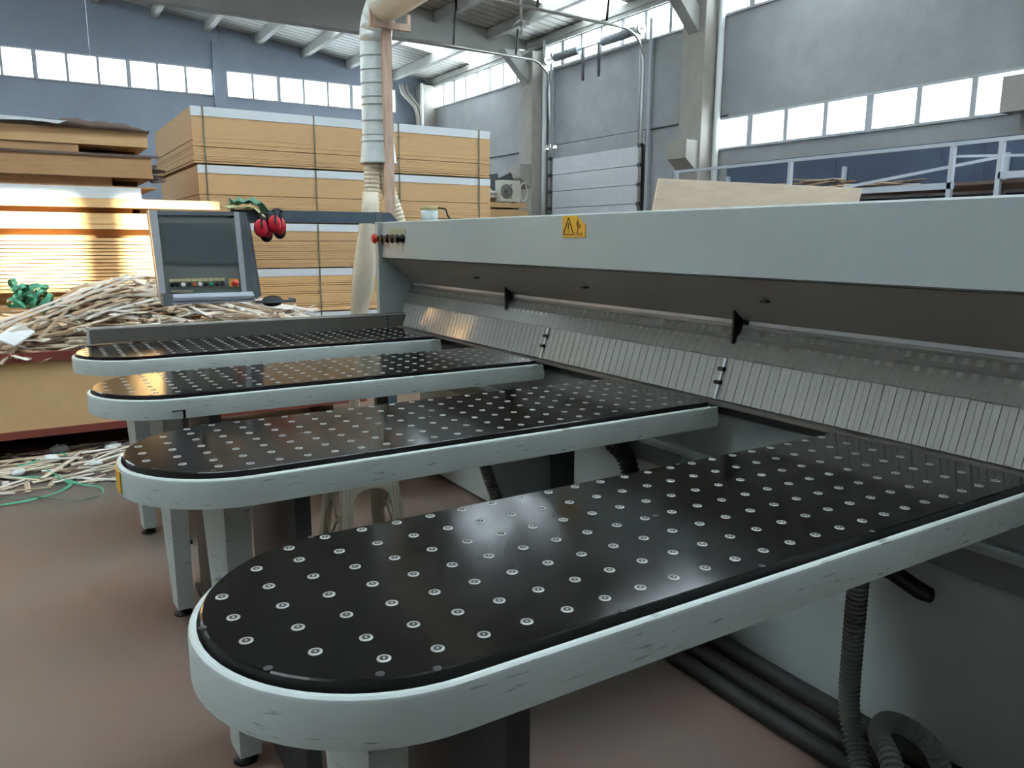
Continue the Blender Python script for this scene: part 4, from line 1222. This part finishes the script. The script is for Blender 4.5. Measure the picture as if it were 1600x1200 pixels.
# a few long pale laths that stand out of the heap
for k, (a, b, yy0, yy1, mi) in enumerate((((2, 502), (200, 429), 6.16, 6.34, 2), ((0, 509), (207, 434), 6.13, 6.30, 2), ((10, 520), (205, 441), 6.10, 6.26, 1), ((0, 570), (60, 505), 6.00, 6.18, 0), ((5, 515), (137, 442), 6.2, 6.40, 0), ((60, 530), (118, 470), 6.1, 6.2, 0), ((140, 520), (320, 500), 6.22, 6.24, 1), ((82, 498), (175, 480), 6.36, 6.4, 2))):
    p, q = onY(a[0], a[1], yy0), onY(b[0], b[1], yy1)
    if k < 3: p = p+(p-q)*0.6
    o = MB().bar(p, q, 0.016 if k != 3 else 0.024, 0.012).build('wood_lath', SM[mi])
    tag(o, ('topmost long white lath slanting up across the scrap heap', 'second long white lath just below the topmost one on the heap', 'pale beige lath below the two long white ones on the heap', 'thick tan lath hanging down over the bin rim at the left', 'tan lath slanting up through the left half of the scrap heap', 'short tan lath leaning on the left of the scrap heap', 'pale lath lying level on the heap just above the side fence', 'short white lath lying nearly level in the middle of the heap')[k], 'lath', 'long laths on the scrap heap')
p = onY(20, 520, 5.30)
wp = MB(); c = onY(30, 522, 6.1)
a_, b_, c_, d_ = onY(-8, 528, 6.02), onY(28, 503, 6.2), onY(55, 518, 6.12), onY(22, 540, 5.99)
wp.add([a_, b_, c_, d_]+[v-Vector((0, -0.004, 0.012)) for v in (a_, b_, c_, d_)], ((0,1,2,3),(7,6,5,4),(0,4,5,1),(1,5,6,2),(2,6,7,3),(3,7,4,0)))
tag(wp.build('white_panel_piece', 'litter_plastic'), 'square white panel piece at the left edge of the scrap bin', 'panel')
# green strap bundle
gs = MB(); r2 = random.Random(12); c = onY(47, 463, 6.5)
for k in range(34):
    cc = c+Vector((r2.uniform(-0.09, 0.11), r2.uniform(-0.06, 0.07), r2.uniform(-0.07, 0.06)))
    R1, R2 = r2.uniform(0.03, 0.07), r2.uniform(0.025, 0.06); a1, a2 = r2.uniform(0, pi), r2.uniform(-0.8, 0.8)
    M = Matrix.Translation(cc) @ Matrix.Rotation(a1, 4, 'Z') @ Matrix.Rotation(a2, 4, 'X') @ Matrix.Rotation(pi/2*r2.random(), 4, 'Y')
    vs = []
    for j in range(17):
        an = 2*pi*j/16*0.95
        for dz in (-0.014, 0.014): vs.append(M @ Vector((R1*cos(an), R2*sin(an), dz+0.012*sin(2*an))))
    vs2 = [v+Vector((0, 0.0015, 0.001)) for v in vs]; n = len(vs)
    fs = [(2*j, 2*j+1, 2*j+3, 2*j+2) for j in range(16)] + [(n+2*j, n+2*j+2, n+2*j+3, n+2*j+1) for j in range(16)]
    gs.add(vs+vs2, fs, 0, True)
tag(gs.build('strap_bundle', 'green_strap'), 'tangled bundle of green plastic strapping on the scrap heap', 'strapping')

# ---- litter on the floor
FL = ' thin wood offcut scattered on the floor beside the scrap bin'
r2 = random.Random(9)
for k in range(110):
    x = r2.uniform(-0.5, 0.75); y = r2.uniform(5.3, 6.25)
    offcut((x, y, 0.008+0.03*r2.random()*(y-5.0)), r2.choice((0.12, 0.2, 0.28, 0.36, 0.46)), r2.choice((0.012, 0.02, 0.03)), 0.006, r2.gauss(0.25, 0.5), r2.gauss(0, 0.03), 0.0, (ci := r2.choice((0, 0, 1, 1, 2, 3))), CN[ci]+FL, CN[ci]+' offcuts on the floor')
for k, (a, b, mi) in enumerate((((110, 746), (190, 750), 2), ((115, 742), (180, 722), 2), ((0, 745), (60, 750), 1), ((60, 715), (190, 700), 0), ((0, 722), (80, 712), 0))):
    p, q = onZ(a[0], a[1], 0.012+0.004*k), onZ(b[0], b[1], 0.012+0.004*k)
    tag(MB().bar(p, q, 0.02 if k < 3 else 0.05, 0.008).build('wood_lath', SM[mi]), ('white lath on bare floor nearest the second table end', 'white lath slanting back across the floor litter', 'short pale lath on the floor at the left picture edge', 'broad tan lath at the back of the floor litter by the bin', 'broad tan lath on the floor under the bin at the left edge')[k], 'lath', 'laths on the floor')
c = onZ(9, 758, 0.0)
tag(MB().box(c+Vector((-0.018, -0.012, 0.0)), c+Vector((0.018, 0.012, 0.022))).build('wood_block', 'scrap_white', None, 0.002), 'small white wood block alone on the floor', 'block')
loops = ((( 0, 790), (40, 784), (90, 770), (112, 757), (108, 748), (80, 738), (50, 732), (20, 735), (-10, 742)),
         ((-10, 745), (30, 747), (80, 746), (125, 757), (155, 762), (161, 770), (148, 779), (110, 783), (60, 778), (20, 779), (-10, 783)),
         ((-10, 733), (30, 727), (60, 730), (85, 741), (110, 757)),
         ((0, 738), (50, 724), (90, 708), (104, 712)))
for k, lp_ in enumerate(loops):
    pts = [onZ(a, b, 0.006+0.006*k+0.004*(i_ % 2)) for i_, (a, b) in enumerate(lp_)]
    path = catmull(pts, 6)
    mb = MB(); vs = []
    for i_, p in enumerate(path):
        t_ = (path[min(i_+1, len(path)-1)]-path[max(i_-1, 0)]).normalized(); s_ = Vector((0, 0, 1)).cross(t_).normalized()*0.005
        up = Vector((0, 0, 0.002+0.006*abs(sin(i_*0.3))))
        vs += [p-s_, p+s_+up, p+s_+up+Vector((0, 0, 0.002)), p-s_+Vector((0, 0, 0.002))]
    n = len(path)
    fs = [(4*i_+a, 4*i_+(a+1) % 4, 4*i_+4+(a+1) % 4, 4*i_+4+a) for i_ in range(n-1) for a in range(4)] + [(3, 2, 1, 0), (4*n-4, 4*n-3, 4*n-2, 4*n-1)]
    mb.add(vs, fs, 0, False)
    tag(mb.build('green_strap', 'green_strap'), ('green strap curling forward over the floor offcuts', 'long looped green strap on the bare floor beside the nearest offcuts', 'short green strap crossing the floor litter', 'green strap end among the white floor litter')[k], 'strapping', 'green straps on the floor')
for k, (px, py, s) in enumerate(((92, 702, 0.045), (80, 716, 0.035), (150, 724, 0.03), (28, 738, 0.03), (177, 697, 0.04))):
    c = onZ(px, py, 0.03); mb = MB(); r3 = random.Random(k)
    mb.sphere(c, s, 9, 6, 0, (1.5, 1.0, 0.7))
    for v in mb.v: v += Vector((r3.uniform(-1, 1), r3.uniform(-1, 1), r3.uniform(-0.6, 0.6)))*s*0.3
    for v in mb.v: v.z = max(v.z, 0.002)
    tag(mb.build('plastic_scrap', 'litter_plastic'), ('largest crumpled white plastic scrap by the bin front', 'crumpled white plastic scrap just before the largest one', 'small white plastic scrap near the second table end', 'white plastic scrap among green straps at left', 'white plastic scrap under the bin beside the third table leg')[k], 'plastic scrap', 'white plastic scraps on the floor')

# ================================================================== BEHIND THE SAW
# large upright board leaning behind the beam
lb = MB(); a, b = onY(1030, 279, 5.15), onY(1348, 294.5, 5.15)
dz = 2.03; sh = 0.42
vs = [(a.x, 5.15, a.z), (b.x, 5.15, b.z), (b.x-0.02, 5.15+sh, 0.02), (a.x-0.02, 5.15+sh, 0.02)]
lb.add([Vector(v) for v in vs]+[Vector(v)+Vector((0, 0.018, 0.003)) for v in vs], ((0,1,2,3),(7,6,5,4),(0,4,5,1),(1,5,6,2),(2,6,7,3),(3,7,4,0)))
tag(lb.build('leaning_board', 'plywood'), 'large pale board standing on edge behind the saw beam', 'board')

# pallet rack before the right wall
RX0, RX1 = 10.0, 11.3
rk = thing('storage_rack', (10.6, 7.5, 0), 'pale steel storage rack with dark blue back panels before the right wall', 'rack')
zt0, zt1 = 2.69, 2.72
YK0, YK1 = 10.6, 3.6
for x, nm in ((RX0, 'top_beam'),):
    MB().box((x-0.03, YK1, 2.675), (x+0.03, YK0, 2.72)).build(nm, 'rack_steel', rk)
for yy in (10.55, 8.10, 5.64, 5.06, 3.65):
    MB().box((RX0-0.03, yy-0.028, 0), (RX0+0.03, yy+0.028, 2.675)).build('upright', 'rack_steel', rk)
    MB().box((RX1-0.03, yy-0.028, 0), (RX1+0.03, yy+0.028, 2.675)).build('upright', 'rack_steel', rk)
MB().box((RX0-0.03, 5.6, 2.15), (RX0+0.03, YK0, 2.23)).build('shelf_beam', 'rack_steel', rk)
MB().box((RX0-0.03, YK1, 2.24), (RX0+0.03, 5.06, 2.32)).build('shelf_beam', 'rack_steel', rk)
MB().box((RX1-0.03, YK1, 2.15), (RX1+0.03, YK0, 2.23)).build('shelf_beam', 'rack_steel', rk)
MB().box((RX0+0.03, YK1, 2.19), (RX1-0.03, YK0, 2.23)).build('shelf_deck', 'rack_deck', rk)
MB().bar((RX0+0.05, 7.2, 2.25), (RX1-0.05, 5.7, 2.62), 0.04, 0.04).build('diagonal_brace', 'rack_steel', rk)
MB().bar((RX0+0.05, 5.62, 2.55), (RX1-0.1, 5.2, 2.6), 0.05, 0.03).build('diagonal_brace', 'rack_steel', rk)
for k in range(3):
    MB().box((RX1+0.04, YK1+2.35*k, 0.3), (RX1+0.07, YK1+2.345*(k+1), 2.90)).build('back_panel', 'rack_blue', rk)
r2 = random.Random(3)
for k in range(26):
    yy = r2.choice((r2.uniform(7.2, 9.8), r2.uniform(7.4, 8.4), r2.uniform(6.6, 7.4)))
    hgt = 0.16*math.exp(-((yy-8.1)/0.6)**2)+0.03
    offcut((RX0+r2.uniform(0.22, 0.6), yy, 2.27+hgt*r2.random()), r2.choice((0.46, 0.6, 0.9)), r2.choice((0.1, 0.16)), 0.012, pi/2+r2.gauss(0, 0.35), r2.gauss(0, 0.08), 0, (ci := r2.choice((0, 1, 3, 3))), CN[ci]+' loose panel offcut on the rack shelf by the right wall', CN[ci]+' offcuts on the rack shelf', 'panel_offcut')

# far boards with the air-conditioner unit and sacks
def far(px, py): return onY(px, py, 19.0)
a, b = far(762, 314), far(825, 345)
pack('upper board pack far behind, carrying the air conditioner unit', a.x, b.x-0.05, 19.0, 20.2, far(780, 324).z, far(790, 316.5).z, 2, 'mdf_edge', group='far board packs', seed=41, smooth_top=2)
o = MB()
tag(MB().box((a.x+0.05, 19.1, far(780, 327).z), (a.x+0.3, 20.1, far(780, 324).z)).build('bearer', 'mdf_dark'), 'left dark bearer between the two far board packs', 'bearer')
tag(MB().box((b.x-0.5, 19.1, far(780, 327).z), (b.x-0.25, 20.1, far(780, 324).z)).build('bearer', 'mdf_dark'), 'right dark bearer between the two far board packs', 'bearer')
pack('lower board pack far behind, below the air conditioner unit', a.x-0.05, b.x, 18.98, 20.3, 0.02, far(780, 327).z, 30, 'mdf_edge', group='far board packs', seed=42)
ac = thing('air_conditioner', (far(801, 310).x, 19.25, far(801, 316.5).z), 'off-white air conditioner outdoor unit on the far board pack', 'air conditioner')
zb_ = far(790, 316.5).z; x0, x1 = far(785, 300).x, far(816, 300).x; zt_ = zb_+0.62
MB().box((x0, 19.1, zb_+0.03), (x1, 19.4, zt_)).build('casing', 'ac_white', ac, bevel=0.01)
for xx in (x0+0.1, x1-0.16): MB().box((xx, 19.12, zb_), (xx+0.06, 19.38, zb_+0.03)).build('foot', 'dark_steel', ac)
cx = x0+0.21*(x1-x0)/0.7; cz = (zb_+zt_)/2
gr = MB()
for r_ in (0.05, 0.10, 0.15, 0.20):
    gr.tube([(cx+r_*cos(a), 19.09, cz+r_*sin(a)) for a in [2*pi*k/20 for k in range(21)]], 0.008, 5, cap=False)
gr.build('fan_grille', 'ac_white', ac)
MB().lathe((cx, 19.099, cz), [(0.21, 0.0), (0.21, -0.003)], 22, axis='y').build('fan_opening', 'dark_steel', ac)
lv = MB()
for k in range(7): lv.box((x0+0.50*(x1-x0), 19.092, zb_+0.12+0.06*k), (x0+0.58*(x1-x0), 19.1, zb_+0.15+0.06*k))
lv.build('louvre', 'dark_steel', ac)
ch = MB(); ch.box((x0+0.1, 19.5, zb_), (x0+0.15, 19.9, zt_+0.2)); ch.prism([(x0+0.1, zt_+0.05), (x1-0.05, zt_-0.2), (x1, zt_+0.02), (x0+0.55, zt_+0.25)], 1, 19.45, 19.9)
tag(ch.build('metal_cover', 'dark_steel'), 'dark slanted metal cover behind the air conditioner unit', 'cover')
cl_ = MB(); cl_.tube([(x1+0.16+0.12*cos(a)+0.01*k, 19.2+0.02*sin(3*a), zb_+0.32+0.26*sin(a)) for k in range(3) for a in [2*pi*j/14 for j in range(14)]], 0.018, 6)
tag(cl_.build('pipe_coil', 'ac_white'), 'pale coil of pipe beside the air conditioner unit', 'pipe')
for k, (px, py, sx, sz) in enumerate(((776, 306, 0.40, 0.10), (779, 300.5, 0.34, 0.085), (771, 295, 0.2, 0.085))):
    c = far(px, py); mb = MB(); mb.sphere((c.x, 19.6, c.z), 1.0, 14, 8, 0, (sx, 0.35, sz))
    tag(mb.build('white_sack', 'sack_white'), ('lowest white sack beside the air conditioner unit', 'middle white sack beside the air conditioner unit', 'topmost small white sack beside the board stack')[k], 'sack', 'white sacks by the air conditioner')
sh_ = MB().box((far(762, 305).x, 19.3, zb_), (far(784, 305).x-0.02, 19.9, zb_+0.12))
tag(sh_.build('dark_crate', 'mdf_dark'), 'dark crate under the white sacks', 'crate')

# lamp bracket under the roof, far right
p = onY(814, 34, 17.0)
lm = thing('hanging_lamp', (p.x, 17.0, p.z-0.2), 'small grey hanging lamp with curved arms under the roof', 'lamp')
MB().tube([(p.x, 17.0, p.z-0.17), (p.x, 17.0, roof_z(p.x)-0.01)], 0.03, 8).build('stem', 'roof_beam', lm)
MB().lathe((p.x, 17.0, p.z-0.30), [(0.035, 0), (0.05, 0.05), (0.05, 0.16)], 12).build('lamp_holder', 'roof_beam', lm)
for s in range(4):
    a = pi/2*s+0.5
    MB().tube([(p.x+0.22*k/4*cos(a), 17.0+0.22*k/4*sin(a), p.z+0.02-0.11*(k/4)**2) for k in range(5)], 0.018, 6).build('arm', 'roof_beam', lm)
